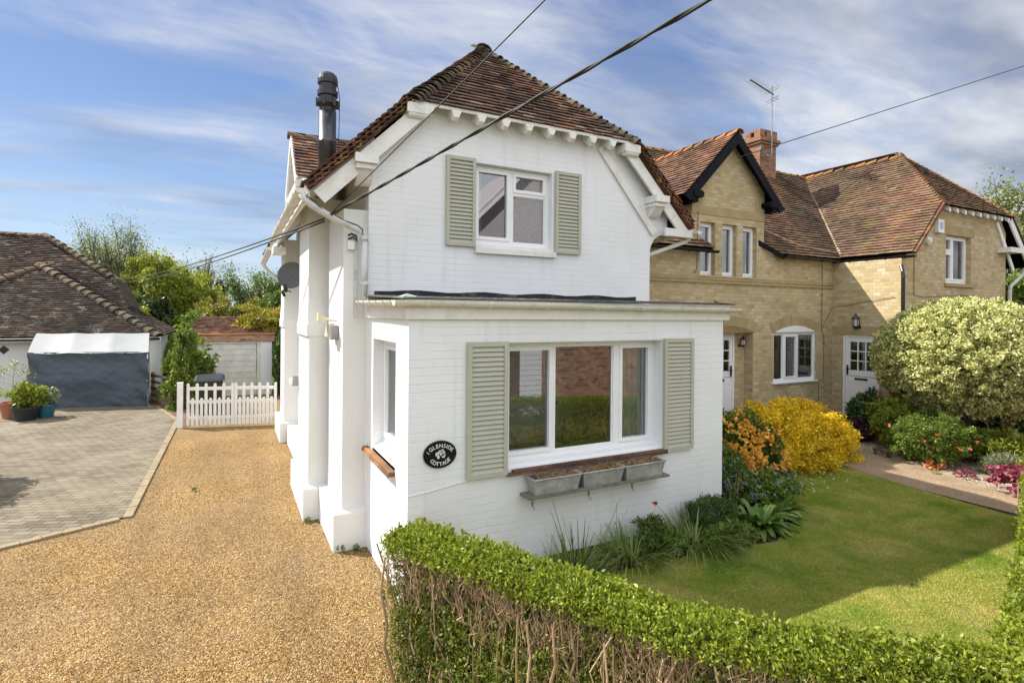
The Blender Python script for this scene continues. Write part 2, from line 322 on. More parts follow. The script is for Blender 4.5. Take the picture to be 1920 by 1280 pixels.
def gutter(mb, p0, p1, r=.056, n=8, brackets=0):
    p0 = Vector(p0); p1 = Vector(p1); t = (p1-p0).normalized(); s = t.cross(Vector((0,0,1))).normalized(); up = Vector((0,0,1)); vs = []
    for c in (p0, p1):
        for rr in (r, r-.006):
            for k in range(n+1): an = math.pi+math.pi*k/n; vs.append(c+s*math.cos(an)*rr+up*math.sin(an)*rr)
    m_ = n+1; fs = []
    for k in range(n): fs += [(k, k+1, 2*m_+k+1, 2*m_+k), (m_+k+1, m_+k, 3*m_+k, 3*m_+k+1)]
    fs += [(0, 2*m_, 3*m_, m_), (n, m_+n, 3*m_+n, 2*m_+n), tuple(range(m_)), tuple(2*m_+k for k in range(n, -1, -1))]
    mb.add(vs, fs)
    for i in range(brackets):
        c = p0+(p1-p0)*((i+.5)/brackets); mb.tube([c+s*math.cos(math.pi+math.pi*k/6)*(r+.004)+up*math.sin(math.pi+math.pi*k/6)*(r+.004) for k in range(7)], .009, 5)
def wall_holes(mb, u0, u1, z0, z1, holes, depth=.25, th=.28):
    us = sorted({u0, u1, *[h[0] for h in holes], *[h[1] for h in holes]}); zs = sorted({z0, z1, *[h[2] for h in holes], *[h[3] for h in holes]})
    for a, b in zip(us, us[1:]):
        for c, d in zip(zs, zs[1:]):
            if any(h[0] <= a and b <= h[1] and h[2] <= c and d <= h[3] for h in holes): continue
            mb.quad((a,0,c),(b,0,c),(b,0,d),(a,0,d)); mb.quad((a,th,d),(b,th,d),(b,th,c),(a,th,c))
    for a, b, c, d in holes:
        mb.quad((a,0,c),(a,0,d),(a,depth,d),(a,depth,c)); mb.quad((b,0,d),(b,0,c),(b,depth,c),(b,depth,d))
        mb.quad((a,0,d),(b,0,d),(b,depth,d),(a,depth,d)); mb.quad((b,0,c),(a,0,c),(a,depth,c),(b,depth,c))
def window(parent, T, u0, u1, z0, z1, d, cols, trans=None, fw=.05, lbl=None, flip=False, bars=None):
    """cols: list of (u_left, u_right, [(z_lo, z_hi, has_sash)])"""
    mb = MB(T, flip); mb.ring(u0, u1, z0, z1, fw, d, d+.07); panes = []
    for i, (a, b, lights) in enumerate(cols):
        if i: mb.box(cols[i-1][1], a, d+.001, d+.069, z0+fw, z1-fw)
        for j, (c, e, sash) in enumerate(lights):
            if j: mb.box(a, b, d+.002, d+.068, lights[j-1][1], c)
            sw = .042 if sash else .012
            mb.ring(a-(.008 if sash else 0), b+(.008 if sash else 0), c-(.008 if sash else 0), e+(.008 if sash else 0), sw, d-(.012 if sash else -.02), d+.045)
            panes.append((a+sw-.006, b-sw+.006, c+sw-.006, e-sw+.006))
    mb.box(u0+fw, cols[0][0], d+.003, d+.067, z0+fw, z1-fw); mb.box(cols[-1][1], u1-fw, d+.003, d+.067, z0+fw, z1-fw)
    for a, b, lights in cols: mb.box(a, b, d+.004, d+.066, z0+fw, lights[0][0]); mb.box(a, b, d+.004, d+.066, lights[-1][1], z1-fw)
    if bars:
        for (a, b, c, e) in bars: mb.box(a, b, d+.012, d+.034, c, e)
    f = obj('window', mb, M_UPVC, parent, lbl)
    for a, b, c, e in panes:
        p = MB(T, flip); p.quad((a, d+.03, c), (b, d+.03, c), (b, d+.03, e), (a, d+.03, e)); obj('pane', p, M_GLASS, f)
    return f
def drape(parent, T, u0, u1, z0, z1, d, mat, folds=8, amp=.025, gather=0, name='curtain'):
    mb = MB(T); nu, nz = 48, 12
    vs = []
    for j in range(nz+1):
        tz = j/nz; sh = gather*math.sin(tz*math.pi*.5)
        for i in range(nu+1):
            t = i/nu; u = u0+(u1-u0)*t; u = u+(0 if gather == 0 else (u1-u)*0)
            vs.append((u+gather*(1-tz)*(0), d+amp*math.sin(t*folds*2*math.pi+.6*math.sin(3*tz))+.3*amp*math.sin(t*folds*4.3), z0+(z1-z0)*tz))
    mb.add(vs, [(j*(nu+1)+i, j*(nu+1)+i+1, (j+1)*(nu+1)+i+1, (j+1)*(nu+1)+i) for j in range(nz) for i in range(nu)])
    return obj(name, mb, mat, parent, smooth=True)
def shutter(parent, T, u0, u1, z0, z1, n, lbl):
    mb = MB(T); fw = .045; mb.ring(u0, u1, z0, z1, fw, -.05, -.012); s = MB(T)
    mb.box(u0+fw, u1-fw, -.020, -.014, z0+fw, z1-fw)
    h = (z1-z0-2*fw)/n
    for i in range(n):
        z = z0+fw+i*h; z2 = z+h*.98
        s.add([(u0+fw-.004,-.046,z),(u1-fw+.004,-.046,z),(u1-fw+.004,-.040,z+.003),(u0+fw-.004,-.040,z+.003),(u0+fw-.004,-.022,z2),(u1-fw+.004,-.022,z2),(u1-fw+.004,-.017,z2),(u0+fw-.004,-.017,z2),
               (u0+fw-.004,-.030,z+h*.72),(u1-fw+.004,-.030,z+h*.72)], [(0,1,9,8),(8,9,5,4),(1,0,3,2),(2,3,7,6),(4,5,6,7)])
    o = obj('shutter', mb, M_SAGE, parent, lbl); mb2 = s
    obj('louvre_slats', mb2, M_SAGE, o); return o
# ------------------------------------------------------------------ foliage
def leaves_mesh(name, P, size, mat, parent=None, up=.3, ratio=.5, dirs=None, fold=.25, szvar=.35):
    n = len(P); d = RNG.normal(size=(n, 3)); d[:, 2] += up
    if dirs is not None: d += dirs
    d /= np.linalg.norm(d, axis=1)[:, None]; r = RNG.normal(size=(n, 3)); s = np.cross(d, r); s /= np.linalg.norm(s, axis=1)[:, None]; nn = np.cross(d, s)
    L_ = (np.asarray(size)*(1+szvar*RNG.uniform(-1, 1, n)))[:, None]; W = L_*ratio*.5
    V = np.stack([P, P+d*L_*.45+s*W+nn*W*fold*2, P+d*L_, P+d*L_*.45-s*W+nn*W*fold*2], 1).reshape(-1, 3)
    return link(name, mesh_np(name, V, n, 4), mat, parent)
def blob_points(c, r, n, clumps=60, shell=.75, cl=.22, bottom=-1., seed=0, sq=1.0, lump=.12):
    g = np.random.default_rng(seed); c = np.array(c); r = np.array(r, float)
    d = g.normal(size=(clumps, 3)); d /= np.linalg.norm(d, axis=1)[:, None]; d = d[d[:, 2] > bottom]
    rad = (1-g.random(len(d))**2*(1-shell))*(1+lump*g.normal(size=len(d))); C = d*rad[:, None]
    k = g.integers(0, len(C), n); q = g.normal(size=(n, 3)); q /= np.linalg.norm(q, axis=1)[:, None]; q *= (g.random(n)**.4)[:, None]*cl*(.6+.8*g.random(len(C)))[k][:, None]
    P = C[k]+q; P = P[P[:, 2] > bottom]; return c+P*r
def twigs(pairs, r, n=4):
    """thin tapered prisms, pairs: list of polylines"""
    mb = MB()
    for pts, rr in pairs: mb.tube(pts, [rr*(1-.5*i/(len(pts)-1)) for i in range(len(pts))], n, cap=False)
    return mb
def branch_set(base, height, spread, nmain=7, nsub=4, trunk=.5, r0=.1, seed=1, lean=(0,0), upb=1.0, crown0=.35):
    g = random.Random(seed); base = Vector(base); out = []; tips = []
    top = base+Vector((lean[0], lean[1], height*trunk)); P = [base.lerp(top, i/4)+Vector((g.uniform(-1,1), g.uniform(-1,1), 0))*.02*height*(0 < i < 4) for i in range(5)]; out.append((P, r0))
    for i in range(nmain):
        a = 2*math.pi*(i+g.random()*.6)/nmain; s = P[2+i % 3] if crown0 < .6 else P[4]
        e = top+Vector((math.cos(a)*spread*g.uniform(.3,.95), math.sin(a)*spread*g.uniform(.3,.95), height*(1-trunk)*upb*g.uniform(.35,1.)))
        mid = s.lerp(e, .5)+Vector((math.cos(a), math.sin(a), 0))*spread*.12+Vector((0,0,-.03*height)); out.append(([s, mid, e], r0*.5)); tips += [e, mid.lerp(e, .5)]
        for j in range(nsub):
            t = g.uniform(.3, 1); s2 = mid.lerp(e, t); b = a+g.uniform(-1.3, 1.3)
            e2 = s2+Vector((math.cos(b)*spread*.35, math.sin(b)*spread*.35, g.uniform(.05,.3)*height))*g.uniform(.5,1.1); out.append(([s2, s2.lerp(e2,.5)+Vector((0,0,-.02*height)), e2], r0*.2)); tips.append(e2)
            for q in range(3):
                c_ = g.uniform(.3, 1); s3 = s2.lerp(e2, c_); e3 = s3+Vector((g.uniform(-1,1), g.uniform(-1,1), g.uniform(.1,1.2)))*spread*.2; out.append(([s3, e3], r0*.09)); tips.append(e3)
    return out, tips
exec_parts = []
# ================================================================== GROUND
def gz(x, y): return .25*min(1, max(0, (x-1.5)/1.2))+.07*max(0, y-4.9)
def clip(poly, a, b, c):      # keep a*x+b*y >= c
    out = []
    for i, p in enumerate(poly):
        q = poly[(i+1) % len(poly)]; dp = a*p[0]+b*p[1]-c; dq = a*q[0]+b*q[1]-c
        if dp >= 0: out.append(p)
        if dp*dq < 0: t = dp/(dp-dq); out.append((p[0]+(q[0]-p[0])*t, p[1]+(q[1]-p[1])*t))
    return out
def sheet(name, poly, off, mat, garden=True):
    mb = MB()
    if not garden: mb.quad(*[(x, y, off) for x, y in poly])
    else:
        for (xa, xb) in ((-99, 1.5), (1.5, 2.7), (2.7, 999)):
            for (ya, yb) in ((-99, 4.9), (4.9, 999)):
                p = clip(clip(clip(clip(poly, 1, 0, xa), -1, 0, -xb), 0, 1, ya), 0, -1, -yb)
                if len(p) > 2: mb.quad(*[(x, y, gz(x, y)+off) for x, y in p])
    me = bpy.data.meshes.new(name); me.from_pydata(mb.v, [], mb.f); me.update()
    import bmesh as bm_
    b = bm_.new(); b.from_mesh(me); bm_.ops.triangulate(b, faces=b.faces); b.to_mesh(me); b.free(); box_uv(me)
    o = link(name, me, mat); o['kind'] = 'structure'; return o
t = NT('rough_grass'); M_FIELD = t.set(t.mix(t.ramp(t.noise(.5, 8), [(.3, 0), (.7, 1)]), (.05,.085,.02), (.12,.12,.045)), .95, .1, t.noise(25, 5), .8, .05)
t = NT('golden_gravel'); p = t.pos()
vo = t.n('ShaderNodeTexVoronoi'); vo.inputs['Scale'].default_value = 85; vo.inputs['Randomness'].default_value = 1; t.l(p, vo.inputs['Vector'])
sp = t.n('ShaderNodeSeparateColor'); t.l(vo.outputs['Color'], sp.inputs[0])
c = t.ramp(sp.outputs[0], [(0,(.06,.026,.006)),(.25,(.21,.108,.028)),(.55,(.335,.192,.056)),(.8,(.42,.272,.095)),(.93,(.54,.395,.19)),(1,(.62,.53,.36))])
c = t.mix(1, c, t.ramp(t.noise(.7, 8, .7), [(.3, .78), (.7, 1.12)]), 'MULTIPLY')
c = t.mix(t.ramp(t.noise(.45, 7, .6), [(.42, 0), (.66, .45)]), c, (.34,.25,.145))          # dusty worn patches
trk = t.noise(1, 4, .5, vec=t.map(p, (1.9, .28, 1)))      # raked and driven streaks along the drive
c = t.mix(1, c, t.ramp(trk, [(.36, .86), (.5, 1.), (.64, 1.12)]), 'MULTIPLY')
c = t.mix(t.ramp(t.noise(13, 6, .7), [(.52, 0), (.68, .6)]), c, (.15,.07,.025))
dd = t.math('SUBTRACT', .02, vo.outputs['Distance'])
hgt = t.math('ADD', t.math('MULTIPLY', vo.outputs['Distance'], -1.2), t.math('MULTIPLY', t.noise(7, 6, .6), 1.6))
M_GRAVEL = t.set(c, .8, .25, hgt, .9, .022)
t = NT('block_paving'); rot = t.n('ShaderNodeMapping'); rot.inputs['Rotation'].default_value = (0, 0, math.radians(22)); t.l(t.uv(), rot.inputs[0])
b = brick_nodes(t, .21, .11, .009, .2, rot.outputs[0]); vecp = rot.outputs[0]
c = t.ramp(t.math('ADD', t.math('MULTIPLY', b.outputs['Color'], .7), t.math('MULTIPLY', t.noise(5, 3), .3)), [(.1,(.105,.085,.058)),(.5,(.155,.128,.090)),(.9,(.205,.172,.125))])
c = t.mix(t.math('MULTIPLY', b.outputs['Fac'], .9), c, (.055,.045,.032)); c = t.mix(t.ramp(t.noise(.8, 7, .65), [(.4, 0), (.7, .4)]), c, (.33,.285,.215))
M_PAVE = t.set(c, .85, .2, t.math('ADD', t.math('MULTIPLY', b.outputs['Fac'], -1), t.math('MULTIPLY', t.noise(90, 3), .3)), .7, .008)
t = NT('mown_lawn')
c = t.ramp(t.noise(1.5, 7, .62, dist=.4), [(.28,(.115,.195,.02)),(.42,(.21,.275,.035)),(.58,(.33,.325,.068)),(.74,(.49,.41,.15))])
c = t.mix(1, c, t.ramp(t.noise(38, 5, .7), [(.3, .55), (.7, 1.25)]), 'MULTIPLY'); c = t.mix(t.ramp(t.noise(2.6, 7, .7), [(.50,0),(.66,.55)]), c, (.40,.34,.13))
M_LAWN = t.set(c, .9, .1, t.noise(120, 5, .7), 1, .03)
t = NT('garden_soil'); M_SOIL = t.set(t.mix(t.ramp(t.noise(8, 8), [(.35,0),(.65,1)]), (.05,.036,.025), (.12,.09,.065)), .95, .1, t.noise(40, 6), 1, .04)
def chips(name, stops, sc, dusty=None):
    t = NT(name); vo = t.n('ShaderNodeTexVoronoi'); vo.inputs['Scale'].default_value = sc; t.l(t.pos(), vo.inputs['Vector']); sp = t.n('ShaderNodeSeparateColor'); t.l(vo.outputs['Color'], sp.inputs[0])
    c = t.ramp(sp.outputs[0], stops); c = t.mix(1, c, t.ramp(t.noise(2, 5), [(.3, .75), (.7, 1.1)]), 'MULTIPLY')
    return t.set(c, .9, .15, vo.outputs['Distance'], .8, .02)
M_CHIP = chips('pale_stone_chippings', [(0,(.11,.085,.06)),(.5,(.35,.28,.20)),(1,(.55,.47,.36))], 45)
M_PATH = chips('bonded_gravel_path', [(0,(.26,.18,.11)),(.5,(.40,.29,.19)),(1,(.52,.40,.28))], 110)
M_MULCH = chips('bark_mulch', [(0,(.07,.04,.025)),(.6,(.20,.12,.07)),(1,(.35,.24,.15))], 35)
t = NT('asphalt_lane'); M_ASPH = t.set(t.ramp(t.noise(120, 3), [(.3,.035),(.7,.08)]), .9, .2, t.noise(150, 3), .5, .01)
sheet('ground', [(-300,-200),(400,-200),(400,500),(-300,500)], -.06, M_FIELD, False)
sheet('gravel_drive', [(-16,-1.6),(9.5,-1.6),(9.5,.9),(4.2,.9),(3.2,1.35),(1.9,3.3),(1.6,4.9),(1.6,22.5),(-2.0,22.5),(-2.0,18.6),(-16,18.6)], 0, M_GRAVEL, False)
sheet('lane', [(-40,-2.9),(60,-2.9),(60,-1.6),(-40,-1.6)], -.01, M_ASPH, False)
sheet('paving', [(-1.262,8.77),(-1.235,15.9),(-1.93,18.5),(-3,19.6),(-16,20.6),(-16,2.78),(-2.367,8.31)], .02, M_PAVE, False)
sheet('planting_strip', [(-1.2,15.1),(-.6,15.3),(-.9,19.2),(-3,20.6),(-2.1,18.7)], .012, M_MULCH, False)
kb = MB()
def kerb_line(p, q, n):
    p = Vector((*p, 0)); q = Vector((*q, 0)); t_ = (q-p).normalized(); s_ = t_.cross(Vector((0,0,1))); d = (q-p).length/n
    for i in range(n): a = p+t_*(i*d+.004); b_ = p+t_*((i+1)*d-.004); h = .03+random.uniform(-.004, .004); kb.beam(a+Vector((0,0,h-.045)), b_+Vector((0,0,h-.045)), s_*.1, Vector((0,0,.09)))
kerb_line((-1.21,8.75), (-1.185,15.9), 35); kerb_line((-1.185,15.95), (-1.88,18.5), 12); kerb_line((-1.3,8.72), (-2.38,8.255), 6); kerb_line((-2.38,8.255), (-9,5.56), 35)
struct('paving_edging', kb, paint('edging_blocks', (.30,.245,.16), .9, .3, 8, .2, .4, 40))
HL = [(3.8,1.3),(2.9,1.72),(2.25,2.05),(1.87,2.36),(1.5,2.75),(1.25,3.1),(.9,3.5)]     # hedge centre line (y, x)
sheet('garden_bed', [(1.5,7.9),(1.5,4.0),*[(x, y) for y, x in HL],(4,.75),(22,.75),(30,7.9)], -.002, M_SOIL)
sheet('lawn', [(1.55,4.55),(3.4,4.22),(4.6,4.15),(5.4,4.0),(6.1,4.3),(6.6,5.0),(7.6,5.5),(8.6,5.95),(9.02,5.35),(8.9,4.2),(8.8,3.1),(8.8,2.8),(5.2,1.62),(3.6,1.05),(3.1,1.2),(2.7,1.5),(2.05,2.25),(1.7,2.9),(1.4,3.7)], .006, M_LAWN)
sheet('garden_path', [(9.1,1.5),(8.93,3.0),(8.9,4.2),(9.02,5.35),(8.9,6.3),(9.1,7.9),(12.4,7.9),(12.4,6.9),(10.7,6.7),(10.35,6.0),(10.45,5.3),(9.95,4.0),(9.8,3.0),(10.0,1.5)], .010, M_PATH)
sheet('chipping_bed', [(9.75,1.5),(9.7,3.0),(9.85,4.0),(10.35,5.3),(10.25,6.0),(10.7,6.7),(13.6,6.4),(13.6,1.5)], .002, M_CHIP)
# ================================================================== WHITE COTTAGE
EX, RXc = .70, 3.58; RZ = 7.03; YH, ZH = 6.30, 5.31; YA = 8.03          # eave x, ridge x, ridge z, hip eave y/z, apex y
S2 = math.sqrt(2)
wc = thing('white_cottage', 'white painted brick cottage with flat roofed front extension and sage shutters', 'house', (3.58, 4.84, 0))
def gable_poly(x0, x1, zs, zt, ins): return [(x0, 0, zs), (x1, 0, zs), (x1-ins, 0, zt), (x0+ins, 0, zt)]
F = front(6.47); mb = MB(F)
wall_holes(mb, 1.43, 5.73, .0, 4.72, [(2.79, 3.955, 3.62, 4.72)], .2)
mb.quad((1.43,0,4.72),(5.73,0,4.72),(5.08,0,5.37),(2.08,0,5.37)); mb.quad((1.43,.28,4.72),(2.08,.28,5.37),(5.08,.28,5.37),(5.73,.28,4.72))
# corbelled kneeler at the right end
K = [(5.73,0,3.72)]+[(5.73+.30*(1-math.cos(a)), 0, 3.72+.30*math.sin(a)) for a in [i*math.pi/12 for i in range(1, 7)]]+[(6.08,0,4.02),(6.08,0,4.30),(5.73,0,4.65)]
mb.prism(K, (0, .3, 0))
mb.T = None
mb.quad((1.43,6.47,0),(1.43,6.47,4.72),(1.43,14.6,4.72),(1.43,14.6,0))            # side wall towards the drive
mb.quad((5.73,6.47,0),(5.73,14.6,0),(5.73,14.6,4.72),(5.73,6.47,4.72)); mb.quad((1.43,14.6,0),(1.43,14.6,4.72),(2.08,14.6,5.37),(5.08,14.6,5.37),(5.73,14.6,4.72),(5.73,14.6,0))
obj('wall', mb, M_WB, wc)
# buttresses along the drive
def buttress(x, y0, y1, px, py0, py1, ph, zt, recess):
    mb = MB(); xi = 1.45
    if recess: mb.box(x, xi, y0+.10, y1, 2.95, zt); mb.box(x-.03, xi, y0-.012, y1+.01, 2.44, 2.60); mb.box(x, xi, y0, y1, ph, 2.44); mb.add([(x-.02,y0,2.60),(xi,y0,2.60),(xi,y0+.10,2.95),(x,y0+.10,2.95),(x-.02,y1,2.60),(x,y1,2.95)], [(0,1,2,3),(4,0,3,5)])
    else: mb.box(x, xi, y0, y1, ph, zt)
    o = obj('buttress', mb, M_WR, wc); m2 = MB(); m2.box(px, 1.46, py0, py1, -.05, ph); m2.add([(px,py0,ph),(1.46,py0,ph),(1.46,py1,ph),(px,py1,ph),(x,y0,ph+.03),(1.46,y0,ph+.03),(1.46,y1,ph+.03),(x,y1,ph+.03)], [(0,1,5,4),(3,0,4,7),(2,3,7,6),(4,5,6,7)])
    obj('plinth', m2, M_WR, o)
buttress(1.16, 6.56, 7.60, 1.055, 6.475, 7.615, .427, 3.98, False)
buttress(.925, 7.72, 8.92, .856, 7.625, 9.30, .417, 4.32, True)
buttress(1.00, 12.50, 13.4, .925, 12.41, 13.9, .41, 4.32, True)
mb = MB(); mb.box(1.06, 1.44, 9.32, 12.3, -.05, .38); obj('side_plinth', mb, M_WR, wc)
# front extension
F = front(4.84); mb = MB(F); wall_holes(mb, 1.44, 5.49, 0, 2.72, [(2.46, 4.50, 1.20, 2.47)], .16)
mb.T = left(1.44); wall_holes(mb, -6.47, -4.84, 0, 2.72, [(-6.23, -5.27, 1.20, 2.47)], .12)
mb.T = None; mb.quad((5.49,4.84,0),(5.49,6.47,0),(5.49,6.47,2.72),(5.49,4.84,2.72))
obj('extension_wall', mb, M_WB, wc)
mb = MB(); mb.box(1.40, 5.56, 4.80, 4.839, 2.705, 2.865); mb.box(1.40, 1.438, 4.839, 6.5, 2.705, 2.865); mb.box(5.492, 5.56, 4.839, 6.46, 2.705, 2.865)
mb.box(1.39, 5.57, 4.79, 6.46, 2.866, 2.885); obj('fascia', mb, M_WOODW, wc)
mb = MB(); mb.add([(1.36,4.75,2.89),(5.60,4.75,2.89),(5.60,6.465,2.96),(1.36,6.465,2.96),(1.36,4.75,2.905),(5.60,4.75,2.905),(5.60,6.465,2.975),(1.36,6.465,2.975)], [(0,3,2,1),(4,5,6,7),(0,1,5,4),(1,2,6,5),(2,3,7,6),(3,0,4,7)])
for i in range(26): x = 1.5+i*.16; mb.tube([(x,4.76,2.908),(x+random.uniform(-.04,.04),4.9,2.915)], .006, 5)
rf = obj('flat_roof', mb, M_FELTG, wc)
mb = MB(); random.seed(3); xs = [1.50+i*.18 for i in range(24)]
for a, b in zip(xs, xs[1:]):
    if b > 5.60: break
    h0 = 3.03+.012*math.sin(a*7); h1 = 3.03+.012*math.sin(b*7); mb.quad((a,6.463,2.97),(b,6.463,2.97),(b,6.463,h1),(a,6.463,h0)); mb.quad((a,6.463,2.972),(a,6.40,2.968),(b,6.40,2.968),(b,6.463,2.972))
obj('felt_flashing', mb, M_FELT, rf)
mb = MB(); mb.add([(1.36,4.75,2.906),(1.52,4.76,2.908),(1.42,4.84,2.94),(1.36,5.0,2.908)], [(0,1,2),(0,2,3)]); obj('corner_flashing', mb, paint('patinated_copper', (.30,.36,.31), .7, .4, 9), rf); mb = MB(); mb.add([(5.35,4.78,2.92),(5.63,4.74,2.90),(5.63,5.1,2.93),(5.45,4.95,2.955)], [(0,1,2,3)]); obj('corner_flashing', mb, paint('patinated_copper', (.30,.36,.31), .7, .4, 9), rf)
mb = MB(); gutter(mb, (1.272,4.745,2.875), (5.66,4.745,2.85), .052, 8, 7)
gutter(mb, (1.325,4.72,2.875), (1.325,6.40,2.90), .052, 8, 6)
obj('gutter', mb, M_GUTW, wc)
# main windows
F5 = front(4.84)
fw_ = window(wc, F5, 2.46, 4.50, 1.235, 2.46, .16, [(2.52,3.07,[(1.30,2.41,True)]),(3.12,3.90,[(1.29,2.415,False)]),(3.99,4.44,[(1.30,2.41,True)])], lbl='wide three light window of the extension')
mb = MB(F5); mb.box(2.46,4.50,.06,.23,1.20,1.234); obj('sub_sill', mb, M_UPVC, fw_)
mb = MB(); mb_t = []; x = 2.44
while x < 4.53:
    mb.box(x, min(x+.148, 4.535), 4.775+random.uniform(-.004,.004), 4.86, 1.150, 1.172); mb.box(x+.07, min(x+.215, 4.535), 4.785+random.uniform(-.004,.004), 4.86, 1.175, 1.199); x += .152
obj('tile_sill', mb, M_SILL, fw_)
drape(fw_, F5, 4.06, 4.43, 1.25, 2.42, .25, M_CURT, 5, .022); drape(fw_, F5, 2.50, 2.62, 1.25, 2.42, .34, M_CURT, 2, .03)
mb = MB(F5); mb.box(3.15, 3.75, .30, .42, 1.24, 1.29); obj('window_seat_cushion', mb, paint('pale_green_cloth', (.42,.52,.42), .9), fw_)
shutter(wc, F5, 2.01, 2.445, 1.165, 2.485, 26, 'lower left louvred shutter beside the wide window'); shutter(wc, F5, 4.49, 4.95, 1.165, 2.485, 26, 'lower right louvred shutter beside the wide window')
FL = left(1.44)
sw_ = window(wc, FL, -6.23, -5.27, 1.30, 2.46, .12, [(-6.16,-5.34,[(1.37,2.39,True)])], lbl='narrow window in the sunlit side of the extension')
mb = MB(FL); mb.add([(-6.23,.0,1.235),(-5.27,.0,1.235),(-5.27,.12,1.30),(-6.23,.12,1.30),(-6.23,0,1.2),(-5.27,0,1.2)], [(0,1,2,3),(4,5,1,0)]); mb.box(-6.23,-5.27,.0,.13,1.20,1.2349); obj('sub_sill', mb, M_UPVC, sw_)
mb = MB(FL); u = -6.48
while u < -5.28: mb.box(u, min(u+.2, -5.27), -.075+random.uniform(-.004,.004), .02, 1.150, 1.172); mb.box(u+.02, min(u+.22, -5.27), -.065, .02, 1.175, 1.199); u += .205
obj('tile_sill', mb, tile_mat('sunlit_creasing_tiles', [(0,(.20,.11,.06)),(1,(.30,.18,.09))], lic=.6, lichen=(.33,.24,.10)), sw_)  # lighter copy of the front sill tiles, sunlight put into the colour
drape(sw_, FL, -6.40, -5.30, 1.3, 2.42, .24, M_CURT, 9, .02)
F6 = front(6.47)
uw_ = window(wc, F6, 2.79, 3.955, 3.66, 4.715, .10, [(2.85,3.335,[(3.75,4.665,True)]),(3.40,3.90,[(3.73,4.37,False),(4.42,4.665,True)])], lbl='first floor two light window in the gable')
mb = MB(F6); mb.box(2.785, 4.0, -.06, .10, 3.545, 3.615); mb.box(2.79, 3.955, -.02, .11, 3.618, 3.659); obj('sill', mb, M_WOODW, uw_)
drape(uw_, F6, 3.36, 3.92, 3.68, 4.70, .19, M_LACE, 7, .012); drape(uw_, F6, 2.80, 2.98, 3.68, 4.70, .24, M_CURT, 3, .03)
shutter(wc, F6, 2.385, 2.785, 3.62, 4.755, 21, 'upper left louvred shutter in the gable'); shutter(wc, F6, 3.995, 4.42, 3.61, 4.755, 21, 'upper right louvred shutter in the gable')
# inside: dark floors and a back wall so the glass looks into rooms
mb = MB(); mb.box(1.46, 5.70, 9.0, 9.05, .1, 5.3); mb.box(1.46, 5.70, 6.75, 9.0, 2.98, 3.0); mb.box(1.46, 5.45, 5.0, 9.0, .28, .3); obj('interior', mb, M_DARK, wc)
# roof
roof = MB(); uL = (0,-1,0)
sl = (RZ-4.15+0)/1*S2; hv = Vector((0,1,1)).normalized()
# left slope: origin at the eave front corner, u along +y, v up towards the ridge
OL = (EX, YH, 4.15); vl = (1,0,1); yl = 14.9-YH
hs = (RZ-4.15)*S2; ha = (ZH-4.15)*S2
LP = [(0,0),(yl,0),(yl,ha),(yl-(YA-YH),hs),(YA-YH,hs),(0,ha)]
tiles(roof, OL, (0,1,0), vl, LP)
OR = (2*RXc-EX, YH, 4.15); tiles(roof, OR, (0,1,0), (-1,0,1), [(0,0),(1.45,0),(YA-YH+2.7,hs),(YA-YH,hs),(0,ha)])
tiles(roof, (EX+ZH-4.15, YH-.03, ZH-.03), (1,0,0), (0,1,1), [(0,0),(2*(RXc-EX-(ZH-4.15)),0),(RXc-EX-(ZH-4.15)+.02,(RZ-ZH)*S2),(RXc-EX-(ZH-4.15)-.02,(RZ-ZH)*S2)])
rw = obj('roof', roof, M_TILE_W, wc)
mb = MB(); slab(mb, OR, (0,1,0), (-1,0,1), [(0,0),(8.6,0),(8.6,hs),(YA-YH,hs),(0,ha)]); obj('roof_underside', mb, M_FELT, rw); mb = MB(); slab(mb, OL, (0,1,0), vl, LP); hw_ = RXc-EX-(ZH-4.15)  # right underside coloured black to stand for the dark gap under the rake
slab(mb, (EX+ZH-4.15, YH, ZH), (1,0,0), (0,1,1), [(.02,0),(2*hw_-.02,0),(hw_,(RZ-ZH)*S2-.02)])
mb.prism([(EX+ZH-4.15,14.9,ZH),(2*RXc-EX-ZH+4.15,14.9,ZH),(RXc,13.2,RZ)], (0,-.02,-.03)); obj('soffit_boards', mb, paint('cream_soffit', (.62,.57,.44), .7, .2, 5), rw)
mb = MB(); xc = EX+ZH-4.15
bonnets(mb, (xc-.02, YH-.05, ZH), (RXc, YA, RZ+.02), .13, .115, .2, .035, (-.5,-.5,1)); bonnets(mb, (2*RXc-xc+.02, YH-.05, ZH), (RXc, YA, RZ+.02), .12, .115, .2, .035, (.5,-.5,1)); bonnets(mb, (RXc, YA-.08, RZ+.04), (RXc, 14, RZ+.04), .13, .3, .32, .02)
obj('hip_and_ridge_tiles', mb, M_RIDGE, rw)
for sx, x0 in ((1, EX), (-1, 2*RXc-EX)):      # verge: stacked tile ends and mortar along each rake
    mb = MB(); h = ZH-4.15; n = 17; d = Vector((sx,0,1)).normalized(); nr = Vector((-sx,0,1)).normalized(); Ln = h*S2
    mb.beam((x0,YH+.02,4.15)-nr*.03 if False else Vector((x0,YH+.02,4.15))-nr*.03, Vector((x0+sx*h,YH+.02,4.15+h))-nr*.03, (0,.05,0), nr*.09)
    for lay in range(3):
        for i in range(n):
            c = Vector((x0,YH-.012-random.uniform(0,.02),4.15))+d*((i+.33*lay)*Ln/n); off = -.062+.042*lay
            mb.beam(c+nr*(off+.024), c+d*(Ln/n*1.15)+nr*off, (0,.07+random.uniform(-.01,.01),0), nr*.017)
    obj('verge', mb, M_VERGE, rw)

